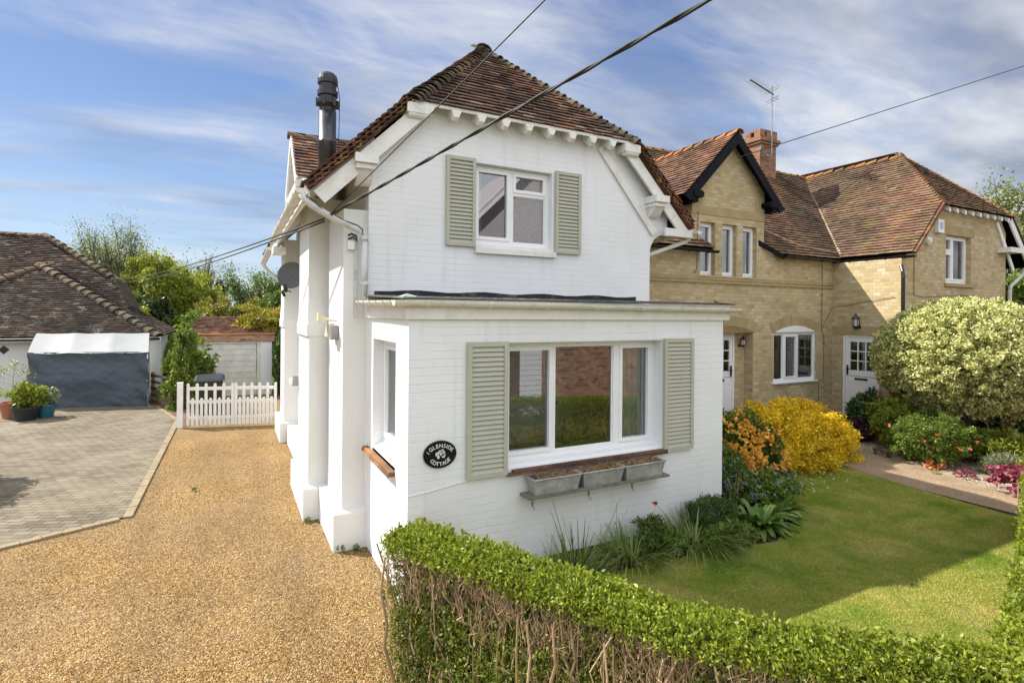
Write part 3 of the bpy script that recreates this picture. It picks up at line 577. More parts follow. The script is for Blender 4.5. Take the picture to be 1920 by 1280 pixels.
# rake boards, inner boards, brackets, rafter ends
def bargeboard(par, xa, za, xb, zb, y, th, dep, mat, offs=0.):
    mb = MB(); d = Vector((xb-xa, 0, zb-za)).normalized(); nrm = Vector((-d.z, 0, d.x));
    if nrm.z > 0: nrm = -nrm
    P = [Vector((xa, y, za))+nrm*offs, Vector((xb, y, zb))+nrm*offs]; Q = [p+nrm*dep for p in P]
    poly = [P[0], P[1], Q[1], Q[0]]
    if (poly[1]-poly[0]).cross(poly[2]-poly[0]).y > 0: poly.reverse()
    mb.prism(poly, (0, th, 0)); return obj('bargeboard', mb, mat, par)
hh = ZH-4.15
bargeboard(wc, EX+.04, 4.15, EX+hh+.06, ZH+.02, YH+.01, .035, .17, M_WOODW, .075); bargeboard(wc, 2*RXc-EX-.04, 4.15, 2*RXc-EX-hh-.06, ZH+.02, YH+.01, .035, .16, M_WOODW, .075)
bargeboard(wc, 2*RXc-EX-.62, 4.05, 2*RXc-EX-hh-.50, ZH-.07, 6.43, .035, .11, M_WOODW, 0)
for sx, x0 in ((1, 1.22), (-1, 5.88)):
    mb = MB(); mb.box(min(x0, x0+sx*.26), max(x0, x0+sx*.26), 6.20, 6.469, 4.46, 4.56); mb.box(min(x0+sx*.02, x0+sx*.24), max(x0+sx*.02, x0+sx*.24), 6.24, 6.469, 4.40, 4.457)
    pr = [(x0+sx*.02, 6.27+.04*i, 4.40-.16*math.sin(i/5*math.pi/2)) for i in range(6)]
    mb.add([(min(x0+sx*.04,x0+sx*.22),p[1],p[2]) for p in pr]+[(max(x0+sx*.04,x0+sx*.22),p[1],p[2]) for p in pr]+[(min(x0+sx*.04,x0+sx*.22),6.469,4.40),(max(x0+sx*.04,x0+sx*.22),6.469,4.40)], [(i,i+1,7+i,6+i) for i in range(5)]+[(12,5,4,3,2,1,0),(13,6,7,8,9,10,11)])
    obj('corbel_bracket', mb, M_WOODW, wc)
mb = MB(F6); mb.box(5.30, 5.90, -.235, -.20, 4.40, 4.50)
for i, x in enumerate([2.10+.343*k for k in range(9)]):
    mb = MB(); z0 = ZH-.045
    mb.add([(x-.03,6.25,z0-.09),(x+.03,6.25,z0-.09),(x+.06,6.47,z0-.02),(x-.06,6.47,z0-.02),(x-.065,6.25,z0-.01),(x+.065,6.25,z0-.01),(x+.065,6.47,z0+.14),(x-.065,6.47,z0+.14),(x-.035,6.30,z0-.13),(x+.035,6.30,z0-.13)],
           [(8,9,2,3),(0,1,9,8),(0,4,5,1),(4,7,6,5),(1,5,6,2,9),(0,8,3,7,4)]); obj('rafter_end', mb, M_WOODW, wc)
mb = MB(); mb.box(xc+.02, 2*RXc-xc-.02, 6.27, 6.30, ZH-.05, ZH-.012); obj('eaves_board', mb, M_WOODW, wc)
for x in (xc+.10, 2*RXc-xc-.10):       # scrolled ends of the eaves plate
    mb = MB(); mb.box(x-.14, x+.14, 6.24, 6.469, ZH-.17, ZH-.055); mb.tube([(x-.12,6.30,ZH-.17),(x+.12,6.30,ZH-.17)], .055, 10); obj('eaves_plate_end', mb, M_WOODW, wc)
# side eave: rafter feet and gutters
mb = MB()
for i in range(26): y = 6.45+i*.3; mb.beam((EX+.05,y,4.12),(1.46,y,4.84),(0,.05,0),(-.05,0,.07))
obj('side_rafters', mb, M_WOODW, wc)
mb = MB(); mb.box(EX+.03, EX+.055, 6.33, 14.8, 4.02, 4.13); obj('side_fascia', mb, M_WOODW, wc)
mb = MB(); gutter(mb, (EX-.045,6.24,4.10), (EX-.045,10.95,4.06), .06, 8, 8); obj('gutter', mb, M_GUTW, wc, 'front run of eaves gutter above the drive')
mb = MB(); gutter(mb, (EX-.04,11.55,4.02), (EX-.04,14.2,3.93), .06, 8, 5); mb.tube([(EX-.04,14.1,3.9),(EX+.02,14.1,3.78),(1.0,14.0,3.5)], .035, 8); obj('gutter', mb, M_GUTW, wc, 'far run of eaves gutter above the drive')
mb = MB(); mb.box(EX-.02,EX+.2,11.0,11.5,3.86,3.98); obj('eaves_return', mb, M_WOODW, wc)
mb = MB(); mb.smooth = True
mb.tube([(.66,6.27,4.05),(.72,6.27,3.96),(.80,6.30,3.92),(1.05,6.36,3.80),(1.30,6.40,3.72),(1.36,6.41,3.68),(1.372,6.41,3.60)], .038, 12); mb.tube([(1.372,6.41,3.62),(1.372,6.41,2.93)], .036, 12)
for z in (3.60, 3.07): mb.tube([(1.372,6.41,z),(1.372,6.41,z+.05)], .045, 12); mb.box(1.33,1.414,6.40,6.469,z+.01,z+.035)
obj('downpipe', mb, M_PIPE, wc, 'white swan necked downpipe onto the flat roof')
mb = MB(); mb.box(1.28,1.31,6.53,6.556,2.7,3.7); obj('conduit', mb, M_PIPE, wc)
# right eave gutter of this gable and its pipe
mb = MB(); gutter(mb, (6.50,6.20,4.08), (6.50,7.7,4.05), .056, 8, 2); mb.smooth = False
mb.tube([(6.50,6.35,4.03),(6.42,6.42,3.93),(5.82,6.60,3.70),(5.78,6.7,3.45)], .034, 8); obj('gutter', mb, M_GUTW, wc, 'short gutter below the right rake')
mb = MB(); mb.box(5.90, 6.46, 6.30, 6.34, 3.98, 4.10); obj('eaves_plate_end', mb, M_WOODW, wc)
# side dormer
dm = MB(); DY, DZ, DX = 10.74, 6.02, .94
dl = DZ-5.05
tiles(dm, (DX, DY-dl, 5.05), (1,0,0), (0,1,1), [(0,0),(.68,0),(.68+dl,dl*S2),(0,dl*S2)]); tiles(dm, (DX, DY+dl, 5.05), (1,0,0), (0,-1,1), [(0,0),(.68,0),(.68+dl,dl*S2),(0,dl*S2)])
dr = obj('dormer', dm, M_TILE_W, wc, 'small tiled side dormer above the drive')
mb = MB(); slab(mb, (DX, DY-dl, 5.05), (1,0,0), (0,1,1), [(0,0),(.66,0),(.66+dl,dl*S2),(0,dl*S2)]); slab(mb, (DX, DY+dl, 5.05), (1,0,0), (0,-1,1), [(0,0),(.66,0),(.66+dl,dl*S2),(0,dl*S2)])
mb.prism([(1.16,DY-.82,4.5),(1.16,DY-.82,5.1),(1.16,DY,5.95),(1.16,DY+.82,5.1),(1.16,DY+.82,4.5)][::-1], (.5,0,0)); mb.box(1.1,1.9,DY-.82,DY+.82,4.5,5.05); obj('dormer_wall', mb, M_WR, dr)
mb = MB(); bonnets(mb, (DX-.05, DY, DZ+.03), (2.7, DY, DZ+.03), .12, .3, .32, .02); obj('ridge_tiles', mb, M_RIDGE, dr)
mb = MB()
for s in (-1, 1): mb.beam((DX+.01, DY+s*dl, 4.97), (DX+.01, DY+s*.02, 4.97+dl), (.035,0,0), (0,s*.1,.1)); mb.box(DX, 1.7, DY+s*dl-.06, DY+s*dl+.06, 4.86, 4.98); mb.box(DX+.01, DX+.07, DY+s*.9-.04, DY+s*.9+.04, 4.4, 4.9)
mb.box(DX, DX+.06, DY-dl, DY+dl, 4.87, 4.965); obj('dormer_bargeboard', mb, M_WOODW, dr)
# flue
mb = MB(); mb.smooth = True; fc = (1.27, 8.6, 0); z = [4.6, 6.02]
mb.lathe(fc, [(.128,4.6),(.128,5.32),(.134,5.325),(.134,5.345),(.128,5.35),(.128,5.80)], 24); fl = obj('flue', mb, M_FLUE, wc)
mb = MB(); mb.lathe(fc, [(.117,5.80),(.117,5.84),(.125,5.86),(.16,5.90),(.165,5.95),(.125,5.96),(.125,6.02),(.15,6.03),(.15,6.10),(.125,6.11)], 20)
for k in range(6): a = k*math.pi/3; mb.box(fc[0]+.15*math.cos(a)-.02, fc[0]+.15*math.cos(a)+.02, fc[1]+.15*math.sin(a)-.02, fc[1]+.15*math.sin(a)+.02, 5.86, 5.98)
mb.lathe(fc, [(.125,6.11),(.125,6.20),(.148,6.21),(.148,6.27),(.135,6.33),(.10,6.37),(.05,6.39),(.0,6.392)], 20); mb.tube([(1.40,8.55,6.22),(1.43,8.5,6.0),(1.42,8.5,5.4),(1.40,8.5,5.0)], .006, 6)
obj('cowl', mb, M_METB, fl, smooth=False); mb = MB(); mb.lathe(fc, [(.119,5.775),(.119,5.80)], 20); mb.lathe(fc, [(.2,4.62),(.14,4.80),(.12,4.86)], 16); obj('collar', mb, M_LEAD, fl)
# side door frame and little window edges along the drive wall
mb = MB(left(1.43)); mb.box(-11.6,-10.7,-.03,.01,.0,2.1); obj('side_door', mb, M_UPVC, wc)
# ================================================================== BUFF BRICK COTTAGE
bc = thing('brick_cottage', 'buff brick cottage with orange tiled roofs, black gable bargeboards and white doors', 'house', (10, 7.97, .45))
YW = 7.97; WX = 12.69; FY = front(YW); ZE = 4.10; YE = 7.83; YR = 10.76
mb = MB(FY)
wall_holes(mb, 5.73, WX, .2, 3.50, [(8.98, 9.95, .3, 2.40), (10.60, 12.09, 1.285, 2.40)], .22)
mb.quad((5.73,0,3.50),(8.13,0,3.50),(8.13,0,4.30),(5.73,0,4.30)); mb.quad((10.27,0,3.50),(WX,0,3.50),(WX,0,4.22),(10.27,0,4.30))
GW = [(8.37,8.79,3.58,4.655),(9.0,9.42,3.58,4.655),(9.615,10.04,3.58,4.655)]
wall_holes(mb, 8.13, 10.27, 3.50, 4.80, GW, .13)
mb.prism([(8.13,0,4.98),(10.27,0,4.98),(10.27,0,5.45),(9.2,0,6.46),(8.13,0,5.45)], (0,.28,0))
mb.T = None; mb.quad((8.13,YW,3.9),(8.13,YW,5.45),(8.13,9.6,5.45),(8.13,9.6,3.9)); mb.quad((10.27,YW,3.9),(10.27,9.6,3.9),(10.27,9.6,5.45),(10.27,YW,5.45))
# wing wall facing the drive side, with door opening
mb.T = left(WX); wall_holes(mb, -YW, -6.47, .2, 4.02, [(-7.72,-6.90,.3,2.345)], .1)
mb.T = front(6.47); wall_holes(mb, 13.55, 17.40, .2, 4.70, [(14.50,15.64,3.55,4.655)], .2); wall_holes(mb, WX, 13.55, .2, 4.0, [], .2)
mb.prism([(WX,0,4.0),(13.55,0,4.0),(13.55,0,4.78),(12.80,0,4.03)], (0,.28,0)); mb.prism([(13.55,0,4.70),(17.4,0,4.70),(17.4,0,4.9),(17.05,0,5.33),(14.08,0,5.33),(13.55,0,4.79)], (0,.28,0)); mb.T = None
mb.quad((17.4,6.47,.2),(17.4,14.5,.2),(17.4,14.5,4.4),(17.4,6.47,4.4)); mb.quad((5.7,14.5,.2),(5.7,14.5,5.2),(17.4,14.5,5.2),(17.4,14.5,.2))
bw = obj('wall', mb, M_BB, bc)
mb = MB(FY); mb.box(8.129, 10.271, -.012, .2, 4.80, 4.98)       # stone band and kneelers of the little gable
mb.prism([(8.13,-.01,4.981),(8.42,-.01,4.981),(8.42,-.01,5.28),(8.13,-.01,5.42)], (0,.2,0)); mb.prism([(9.98,-.01,4.981),(10.27,-.01,4.981),(10.27,-.01,5.42),(9.98,-.01,5.28)], (0,.2,0))
mb.box(5.74, WX-.002, -.035, .1, 3.42, 3.46); mb.box(5.74, WX-.002, -.02, .1, 3.485, 3.56)
obj('stone_band', mb, M_STONE, bc)
def arch(cx, half, zs, rise, th, T, n=9, dd=.012, name='stone_arch'):
    R_ = (half*half+rise*rise)/(2*rise); zc = zs+rise-R_; a0 = math.asin(half/R_)
    for i in range(n):
        a = -a0+2*a0*i/n+.002; b_ = -a0+2*a0*(i+1)/n-.002; mb = MB(T)
        f = lambda r, t_: (cx+r*math.sin(t_), -dd-.002*(i % 3), zc+r*math.cos(t_))
        mb.prism([f(R_,a), f(R_,b_), f(R_+th,b_), f(R_+th,a)], (0, .05, 0)); yield mb
def merged(gen, T):
    out = MB(); 
    for g in gen:
        b_ = len(out.v); out.v += g.v; out.f += [tuple(i+b_ for i in f) for f in g.f]
    return out
obj('stone_arch', merged(arch(11.345, .78, 2.40, .15, .21, FY, 5), FY), M_STONE, bc, 'segmental stone arch over the ground floor window'); obj('stone_arch', merged(arch(9.2, .80, 2.40, .15, .21, FY, 5), FY), M_STONE, bc, 'segmental stone arch over the recessed door')
# tympanum in the window arch
mb = MB(FY); n = 10; pts = [(10.62+1.45*i/n, -.018, 2.402+.145*(1-(2*i/n-1)**2)) for i in range(n+1)]; mb.prism([pts[0]]+pts[1:][::1] if False else pts[::-1][::-1]+[], (0,.0,0)) if False else mb.quad(*([(p[0],p[1],p[2]) for p in pts][::-1])); obj('arch_panel', mb, M_UPVC, bc)
mb = MB(FY); pts = [(8.5+1.42*i/n, -.010, 2.401+.145*(1-(2*i/n-1)**2)) for i in range(n+1)]; mb.quad(*pts[::-1]); obj('door_tympanum', mb, paint('shaded_stone_panel', (.30,.2,.09), .9, .3, 6), bc)  # stone darkened, the shade under the door arch put into its colour
# recess around the left door: deep reveal with white door inside
mb = MB(FY); mb.box(9.605, 10.05, .222, .26, .3, 2.42); obj('porch_recess', mb, M_BB, bc)
def door(T, u0, u1, z0, z1, d, lbl, stable, hside, par):
    fr = MB(T); fr.ring(u0, u1, z0, z1, .055, d, d+.06); f = obj('door', fr, M_UPVC, par, lbl)
    a, b = u0+.06, u1-.06; zs = z0+(z1-z0)*.52; lf = MB(T)
    lf.box(a, b, d+.012, d+.052, z0+.02, zs); pa, pb, pz0, pz1 = a+.10, b-.08, zs+.14, z1-.16
    lf.box(a, pa, d+.010, d+.052, zs+.012, z1-.06); lf.box(pb, b, d+.010, d+.052, zs+.012, z1-.06); lf.box(pa, pb, d+.010, d+.052, zs+.012, pz0); lf.box(pa, pb, d+.010, d+.052, pz1, z1-.06)
    for k in (1, 2): x = pa+(pb-pa)*k/3; lf.box(x-.011, x+.011, d+.006, d+.05, pz0, pz1); zz_ = pz0+(pz1-pz0)*k/3; lf.box(pa, pb, d+.008, d+.048, zz_-.011, zz_+.011)
    lf.ring(a+.07, b-.06, z0+.15, zs-.10, .018, d+.004, d+.014)
    for k in range(1, 5): x = a+.09+(b-a-.17)*k/5; lf.box(x-.002, x+.002, d+.0105, d+.013, z0+.17, zs-.12)
    obj('door_leaf', lf, M_UPVC, f); g = MB(T); g.quad((pa,d+.03,pz0),(pb,d+.03,pz0),(pb,d+.03,pz1),(pa,d+.03,pz1)); obj('pane', g, M_GLASS, f)
    cu = MB(T); cu.quad((pa,d+.12,pz1-.12),(pb,d+.12,pz1-.12),(pb,d+.12,pz1),(pa,d+.12,pz1)); obj('blind', cu, M_LACE, f)
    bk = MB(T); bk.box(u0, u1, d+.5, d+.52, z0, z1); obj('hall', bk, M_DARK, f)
    h = MB(T); hx = a+.045 if hside < 0 else b-.045; h.box(hx-.016, hx+.016, d-.012, d+.012, zs+.03, zs+.25); h.tube([(hx,d-.04,zs+.16),(hx+(.10 if hside < 0 else -.10),d-.04,zs+.165)], .010, 6); h.tube([(hx,d,zs+.16),(hx,d-.045,zs+.16)], .010, 6); obj('handle', h, M_METB, f)
    lb = MB(T); m_ = (a+b)/2; lb.box(m_-.14, m_+.14, d-.002, d+.012, zs-.075, zs-.03); obj('letter_plate', lb, M_METB, f); return f
door(FY, 8.72, 9.60, .40, 2.40, .185, 'white part glazed door in the arched brick recess', 0, 1, bc); door(left(WX), -7.72, -6.90, .36, 2.345, .03, 'white stable door under the black lantern', 1, -1, bc)
mb = MB(left(WX)); mb.box(-7.95, -6.52, -.010, .06, 2.347, 2.53); obj('lintel', mb, M_STONE, bc)
w1 = window(bc, FY, 10.60, 12.09, 1.29, 2.40, .03, [(10.66,10.96,[(1.35,2.34,False)]),(11.01,11.43,[(1.37,2.33,True)]),(11.49,12.03,[(1.35,2.34,False)])], lbl='ground floor window with white inner shutters')
mb = MB(FY); mb.box(10.56,12.11,-.05,.10,1.262,1.289); obj('sill', mb, M_UPVC, w1)
mb = MB(FY)
for (a, b_) in ((10.68,10.94),(11.03,11.41),(11.51,12.01)):
    n = 20
    for i in range(n):
        z = 1.37+i*.047; tl = .020 if i > 12 else .004
        mb.add([(a,.13,z),(b_,.13,z),(b_,.13+tl,z+(.044 if tl < .01 else .018)),(a,.13+tl,z+(.044 if tl < .01 else .018))], [(0,1,2,3)])
    mb.ring(a-.01, b_+.01, 1.35, 2.34, .025, .12, .135)
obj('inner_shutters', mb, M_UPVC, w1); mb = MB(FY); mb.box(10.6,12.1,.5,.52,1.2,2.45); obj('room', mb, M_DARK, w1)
for i, (a, b_, c, d) in enumerate(GW):
    g = window(bc, FY, a, b_, c, d, .10, [(a+.05,b_-.05,[(c+.05,d-.05,True)])], lbl=['left','middle','right'][i]+' narrow casement below the black gable')
    drape(g, FY, a+.06, b_-.06, c+.05, d-.05, .24, M_CURT if i < 2 else M_DARK, 4, .015)
mb = MB(FY)
for a, b_ in ((8.82,8.97),(9.45,9.59)): mb.box(a, b_, -.004, .02, 3.58, 4.655)
mb.box(8.3, 10.1, -.03, .03, 3.545, 3.577); obj('pier_facing', mb, M_BB, bc)
FW = front(6.47)
g = window(bc, FW, 14.50, 15.64, 3.56, 4.655, .10, [(14.55,14.94,[(3.63,4.25,True),(4.31,4.60,True)]),(14.99,15.56,[(3.63,4.60,True)])], lbl='first floor window of the far wing')
mb = MB(FW); mb.box(14.44, 15.76, -.05, .1, 3.47, 3.545); obj('stone_sill', mb, M_STONE, g); mb = MB(FW); mb.box(14.4,15.8,-.01,.02,4.66,4.86); obj('stone_lintel', mb, M_STONE, g); drape(g, FW, 15.1, 15.5, 3.6, 4.62, .25, paint('dark_curtain', (.2,.17,.12), .9), 5, .03)
mb = MB(FW); mb.box(14.4,15.7,.7,.72,3.3,4.8); obj('room', mb, M_DARK, g)
# roofs of the brick cottage
XR2 = 15.66; XE2 = 12.80
rb = MB(); V1 = (0,1,1); hm = (YR-YE)*S2
X0 = 6.3
tiles(rb, (X0, YE, ZE), (1,0,0), V1, [(.1,0),(8.62-X0,0),(8.62-X0,.12),(8.45-X0,.28),(.1,.28)]); tiles(rb, (X0, YE, ZE), (1,0,0), V1, [(.1,.28),(8.135-X0,.28),(8.135-X0,hm),(-2.7,hm)])
tiles(rb, (10.27, YE, ZE), (1,0,0), V1, [(.42,0),(XE2-10.27+.05,0),(XR2-10.27,hm),(0,hm),(0,.42)])
tiles(rb, (8.13, YE, ZE), (1,0,0), V1, [(0,2.4),(2.14,2.4),(2.14,hm),(0,hm)])
# wing: left slope, hip, right slope
hw2 = (RZ-ZE-.03)*S2; hb = (5.27-ZE)*S2
tiles(rb, (XE2-.03, YH, ZE+.03), (0,1,0), (1,0,1), [(0,0),(YE-YH+.06,0),(YR-YH,hw2),(YA-YH,hw2),(0,hb)])
tiles(rb, (XE2+1.17-.0, YH-.03, 5.25), (1,0,0), (0,1,1), [(0,0),(2*(XR2-XE2-1.17),0),(XR2-XE2-1.17+.02,(RZ-5.27)*S2),(XR2-XE2-1.17-.02,(RZ-5.27)*S2)])
tiles(rb, (2*XR2-XE2, YH, ZE), (0,1,0), (-1,0,1), [(0,0),(8,0),(8,hw2),(YA-YH,hw2),(0,hb)])
rbo = obj('roof', rb, M_TILE_Y, bc)
mb = MB(); slab(mb, (X0,YE,ZE), (1,0,0), V1, [(0,0),(8.60-X0,0),(8.60-X0,.16),(8.13-X0,.4),(8.13-X0,hm),(-2,hm)]); slab(mb, (10.27,YE,ZE), (1,0,0), V1, [(.42,0),(XE2-10.27,0),(XR2-10.27,hm),(0,hm),(0,.42)])
slab(mb, (XE2-.03,YH,ZE+.03), (0,1,0), (1,0,1), [(0,0),(YE-YH,0),(YR-YH,hw2),(YA-YH,hw2),(0,hb)]); slab(mb, (XE2+1.17,YH,5.28), (1,0,0), (0,1,1), [(.02,0),(2*(XR2-XE2-1.17)-.02,0),(XR2-XE2-1.17,(RZ-5.28)*S2-.02)])
slab(mb, (2*XR2-XE2,YH,ZE), (0,1,0), (-1,0,1), [(0,0),(8,0),(8,hw2),(YA-YH,hw2),(0,hb)]); mb.quad((-2+6,YR,RZ-.02),(XR2,YR,RZ-.02),(XR2,14.5,4.2),(4,14.5,4.2))
obj('roof_underside', mb, M_BLACKW, rbo)
GY, GZ, GX = 7.77, 6.55, 9.2; gl = 1.47
gb = MB(); gd = 10.3-GY
tiles(gb, (GX-gl, GY, GZ-gl), (0,1,0), (1,0,1), [(0,0),(1.05,0),(gd,gl*S2),(0,gl*S2)]); tiles(gb, (GX+gl, GY, GZ-gl), (0,1,0), (-1,0,1), [(0,0),(1.05,0),(gd,gl*S2),(0,gl*S2)])
go = obj('gable_roof', gb, tile_mat('orange_gable_tiles', [(0,(.13,.078,.055)),(.4,(.165,.100,.069)),(.8,(.20,.12,.082)),(1,(.24,.155,.105))], lichen=(.45,.26,.06), lic=.45, pl=.3), bc)
mb = MB()
for s in (1, -1): slab(mb, (GX-s*gl, GY, GZ-gl), (0,1,0), (s,0,1), [(0.0,0),(1.0,0),(gd-.05,gl*S2),(0,gl*S2)])
obj('gable_soffit', mb, M_BLACKW, go)
mb = MB()
for s in (1, -1):
    d = Vector((s,0,1)).normalized(); nr = Vector((s,0,-1)).normalized()
    P = [Vector((GX-s*gl, GY-.02, GZ-gl)), Vector((GX, GY-.02, GZ-.005))]; poly = [P[0]+nr*.02, P[1]+Vector((0,0,-.028)), P[1]+Vector((0,0,-.26)), P[0]+nr*.19+d*.05]
    if (poly[1]-poly[0]).cross(poly[2]-poly[0]).y > 0: poly.reverse()
    mb.prism(poly, (0,.04,0)); bx = GX-s*1.13; mb.box(bx-.11, bx+.11, GY-.04, YW, GZ-gl+.0, GZ-gl+.13); mb.box(bx-s*.03-.07, bx-s*.03+.07, GY, YW, GZ-gl-.10, GZ-gl)
    mb.tube([(bx+s*.10, GY-.03, GZ-gl+.06), (bx+s*.10, YW, GZ-gl+.06)], .07, 10)
obj('gable_bargeboard', mb, M_BLACKW, go)
mb = MB(); bonnets(mb, (GX, GY-.06, GZ+.02), (GX, 10.3, GZ+.02), .11, .3, .32, .02); obj('ridge_tiles', mb, M_RIDGEO, go)
mb = MB(); bonnets(mb, (RXc, YR, RZ+.03), (XR2, YR, RZ+.03), .12, .3, .32, .02); bonnets(mb, (XR2, YA-.06, RZ+.01), (XR2, YR+.3, RZ+.03), .12, .3, .32, .02)
bonnets(mb, (XE2+1.15, YH-.04, 5.27), (XR2, YA, RZ), .10, .11, .16, .02, (-.5,-.5,1)); bonnets(mb, (2*XR2-XE2-1.15, YH-.04, 5.27), (XR2, YA, RZ), .11, .115, .2, .03, (.5,-.5,1)); obj('hip_and_ridge_tiles', mb, M_RIDGEO, rbo)
mb = MB(); mb.tube([(XE2+.04, YE+.02, ZE+.10), (XR2, YR, RZ+.0)], .035, 6); obj('valley_mortar', mb, paint('valley_mortar', (.42,.36,.26), .9, .3, 9), rbo)
mb = MB(); mb.tube([(10.70,8.45,4.78),(11.6,8.05,4.385),(12.75,7.92,4.27)], .012, 5); obj('roof_cable', mb, paint('pale_cable', (.45,.38,.26), .8), rbo)
mb = MB()       # far verge edges of the wing
for i in range(14): a = i/14; b_ = (i+1)/14; mb.beam((XE2+1.17*a, YH-.02, ZE+.02+1.17*a), (XE2+1.17*b_, YH-.02, ZE+.02+1.17*b_), (0,.07,0), (-.04,0,.04))
obj('verge', mb, M_VERGE, rbo)
bargeboard(bc, 2*XR2-XE2-.04, ZE, 2*XR2-XE2-1.2, 5.28, YH+.01, .035, .17, M_WOODW, .03); bargeboard(bc, 2*XR2-XE2-.72, ZE-.1, 2*XR2-XE2-1.62, 5.17, 6.43, .035, .11, M_WOODW, 0)
mb = MB(); mb.box(16.95, 17.55, 6.2, 6.469, 4.38, 4.50); obj('corbel_bracket', mb, M_WOODW, bc)
for i in range(9): x = 14.2+i*.35; mb = MB(); mb.beam((x,6.26,5.16),(x,6.47,5.33),(.07,0,0),(0,.0,.09)); obj('rafter_end', mb, M_WOODW, bc)
# gutters and pipes in black
mb = MB(); gutter(mb, (6.6,YE-.05,ZE-.03), (8.66,YE-.05,ZE-.04), .055, 8, 4); obj('gutter', mb, M_GUTB, bc, 'short black gutter left of the black gable')
mb = MB(); gutter(mb, (10.72,YE-.05,ZE-.01), (12.72,YE-.05,ZE-.03), .055, 8, 4); gutter(mb, (12.72,YE-.05,ZE-.03), (12.72,6.22,ZE-.03), .055, 8, 4)
obj('gutter', mb, M_GUTB, bc, 'black gutter turning the inner corner of the roof'); mb = MB(); mb.beam((10.10,YW-.01,4.34),(10.70,YE-.04,4.04),(0,.03,0),(0,0,.10)); obj('eaves_board', mb, M_BLACKW, bc)
mb = MB(); mb.tube([(12.74,6.55,ZE-.06),(12.73,6.50,3.88),(12.64,6.42,3.72),(12.62,6.40,3.6),(12.62,6.40,.3)], .038, 10); obj('downpipe', mb, M_GUTB, bc, 'black downpipe on the wing corner')
mb = MB(); mb.tube([(17.9,6.25,4.0),(17.85,6.3,3.85),(17.48,6.40,3.55),(17.46,6.40,3.4),(17.46,6.40,1.5)], .04, 10); obj('downpipe', mb, M_PIPE, bc, 'white downpipe at the far end of the wing')
for P in ([(12.28,7.95,4.05),(12.27,7.95,2.45),(12.36,7.95,2.25),(12.36,7.95,1.3),(12.18,7.95,1.26),(12.17,7.95,.5)], [(8.29,7.95,4.85),(8.27,7.95,3.7),(8.2,7.95,3.6)], [(12.28,7.94,2.5),(12.66,7.94,2.97),(12.67,7.6,3.02),(12.67,6.6,3.2)], [(13.15,6.455,4.05),(13.15,6.455,3.25),(13.5,6.455,3.2),(15.2,6.455,3.28),(17.3,6.455,3.2)]):
    mb = MB(); mb.tube(P, .006, 5); obj('surface_cable', mb, paint('dull_brown_cable', (.11,.085,.055), .8), bc)
# chimney
mb = MB(); mb.box(13.18,13.86,10.38,10.86,6.2,7.62); mb.box(13.13,13.91,10.33,10.91,7.62,7.69); mb.box(13.09,13.95,10.29,10.95,7.69,7.77); mb.box(13.16,13.88,10.36,10.88,7.77,7.84)
for a, b_ in ((13.16,13.36),(13.44,13.6),(13.68,13.88)): mb.box(a,b_,10.36,10.56,7.84,7.97); mb.box(a,b_,10.68,10.88,7.84,7.97)
mb.box(13.16,13.88,10.36,10.88,7.97,8.03); obj('chimney', mb, M_CB, bc)

# ================================================================== THINGS FIXED TO THE HOUSES
def text_mesh(body, size):
    cu = bpy.data.curves.new('t', 'FONT'); cu.body = body; cu.size = size; cu.align_x = 'CENTER'; cu.extrude = .0015; cu.offset = size*.006
    ob = bpy.data.objects.new('t', cu); COL.objects.link(ob); dg = bpy.context.evaluated_depsgraph_get(); dg.update(); me = bpy.data.meshes.new_from_object(ob.evaluated_get(dg)); bpy.data.objects.remove(ob); return me
npl = thing('house_nameplate', 'oval black nameplate with raised white letters on white brick', 'nameplate', (1.745, 4.84, 1.44))
a_, b_ = .163, .128; mb = MB(); n = 40
for (ra, y0, y1) in ((1.0, 4.818, 4.838), (.93, 4.812, 4.818)):
    P = [(1.745+a_*ra*math.cos(2*math.pi*k/n), y0, 1.44+b_*ra*math.sin(2*math.pi*k/n)) for k in range(n)]; mb.prism(P, (0, y1-y0, 0))
obj('plate', mb, paint('black_enamel', (.008,.008,.01), .25, .1, 5, .5), npl)
lt = MB()
def put(ch, x, z, ang, size):
    me = text_mesh(ch, size); R = Matrix.Rotation(ang, 4, 'Y'); T = Matrix.Translation((x, 4.8105, z))
    M_ = T @ R @ Matrix.Rotation(math.pi/2, 4, 'X'); b0 = len(lt.v); lt.v += [tuple(M_ @ v.co) for v in me.vertices]; lt.f += [tuple(b0+i for i in p.vertices) for p in me.polygons]
def arc_text(word, a0, a1, f):
    wd_ = [{'I': .5, '1': .6, ' ': .45, 'L': .85, 'E': .9, 'S': .85}.get(ch, 1.1) for ch in word]; tot = sum(wd_); acc = 0
    for ch, w_ in zip(word, wd_):
        t_ = a0+(a1-a0)*(acc+w_/2)/tot; acc += w_
        if ch != ' ': f(ch, t_)
arc_text("1 GLENSIDE", -1.30, 1.20, lambda ch, t_: put(ch, 1.745+.116*math.sin(t_), 1.44+.080*math.cos(t_)-.014, t_*.72, .050))
arc_text("COTTAGE", -1.02, 1.02, lambda ch, t_: put(ch, 1.745+.118*math.sin(t_), 1.44-.100*math.cos(t_)-.004, -t_*.62, .050))
obj('lettering', lt, paint('white_lettering', (.8,.8,.78), .5), npl)
mb = MB()
for cx, cz, r in ((-.032,.006,.020),(.022,.008,.028),(.030,-.014,.02),(-.02,-.022,.016),(-.006,.026,.016),(.02,.034,.015)):
    for k in range(5):
        an = k*2*math.pi/5+cx*40; c = Vector((1.745+cx+.6*r*math.cos(an), 4.8115, 1.44+cz+.6*r*math.sin(an)))
        q = [c+Vector((.34*r*math.cos(an+j*math.pi/3)*1.2, 0, .40*r*math.sin(an+j*math.pi/3)*1.2)) for j in range(6)]; mb.quad(*q[::-1])
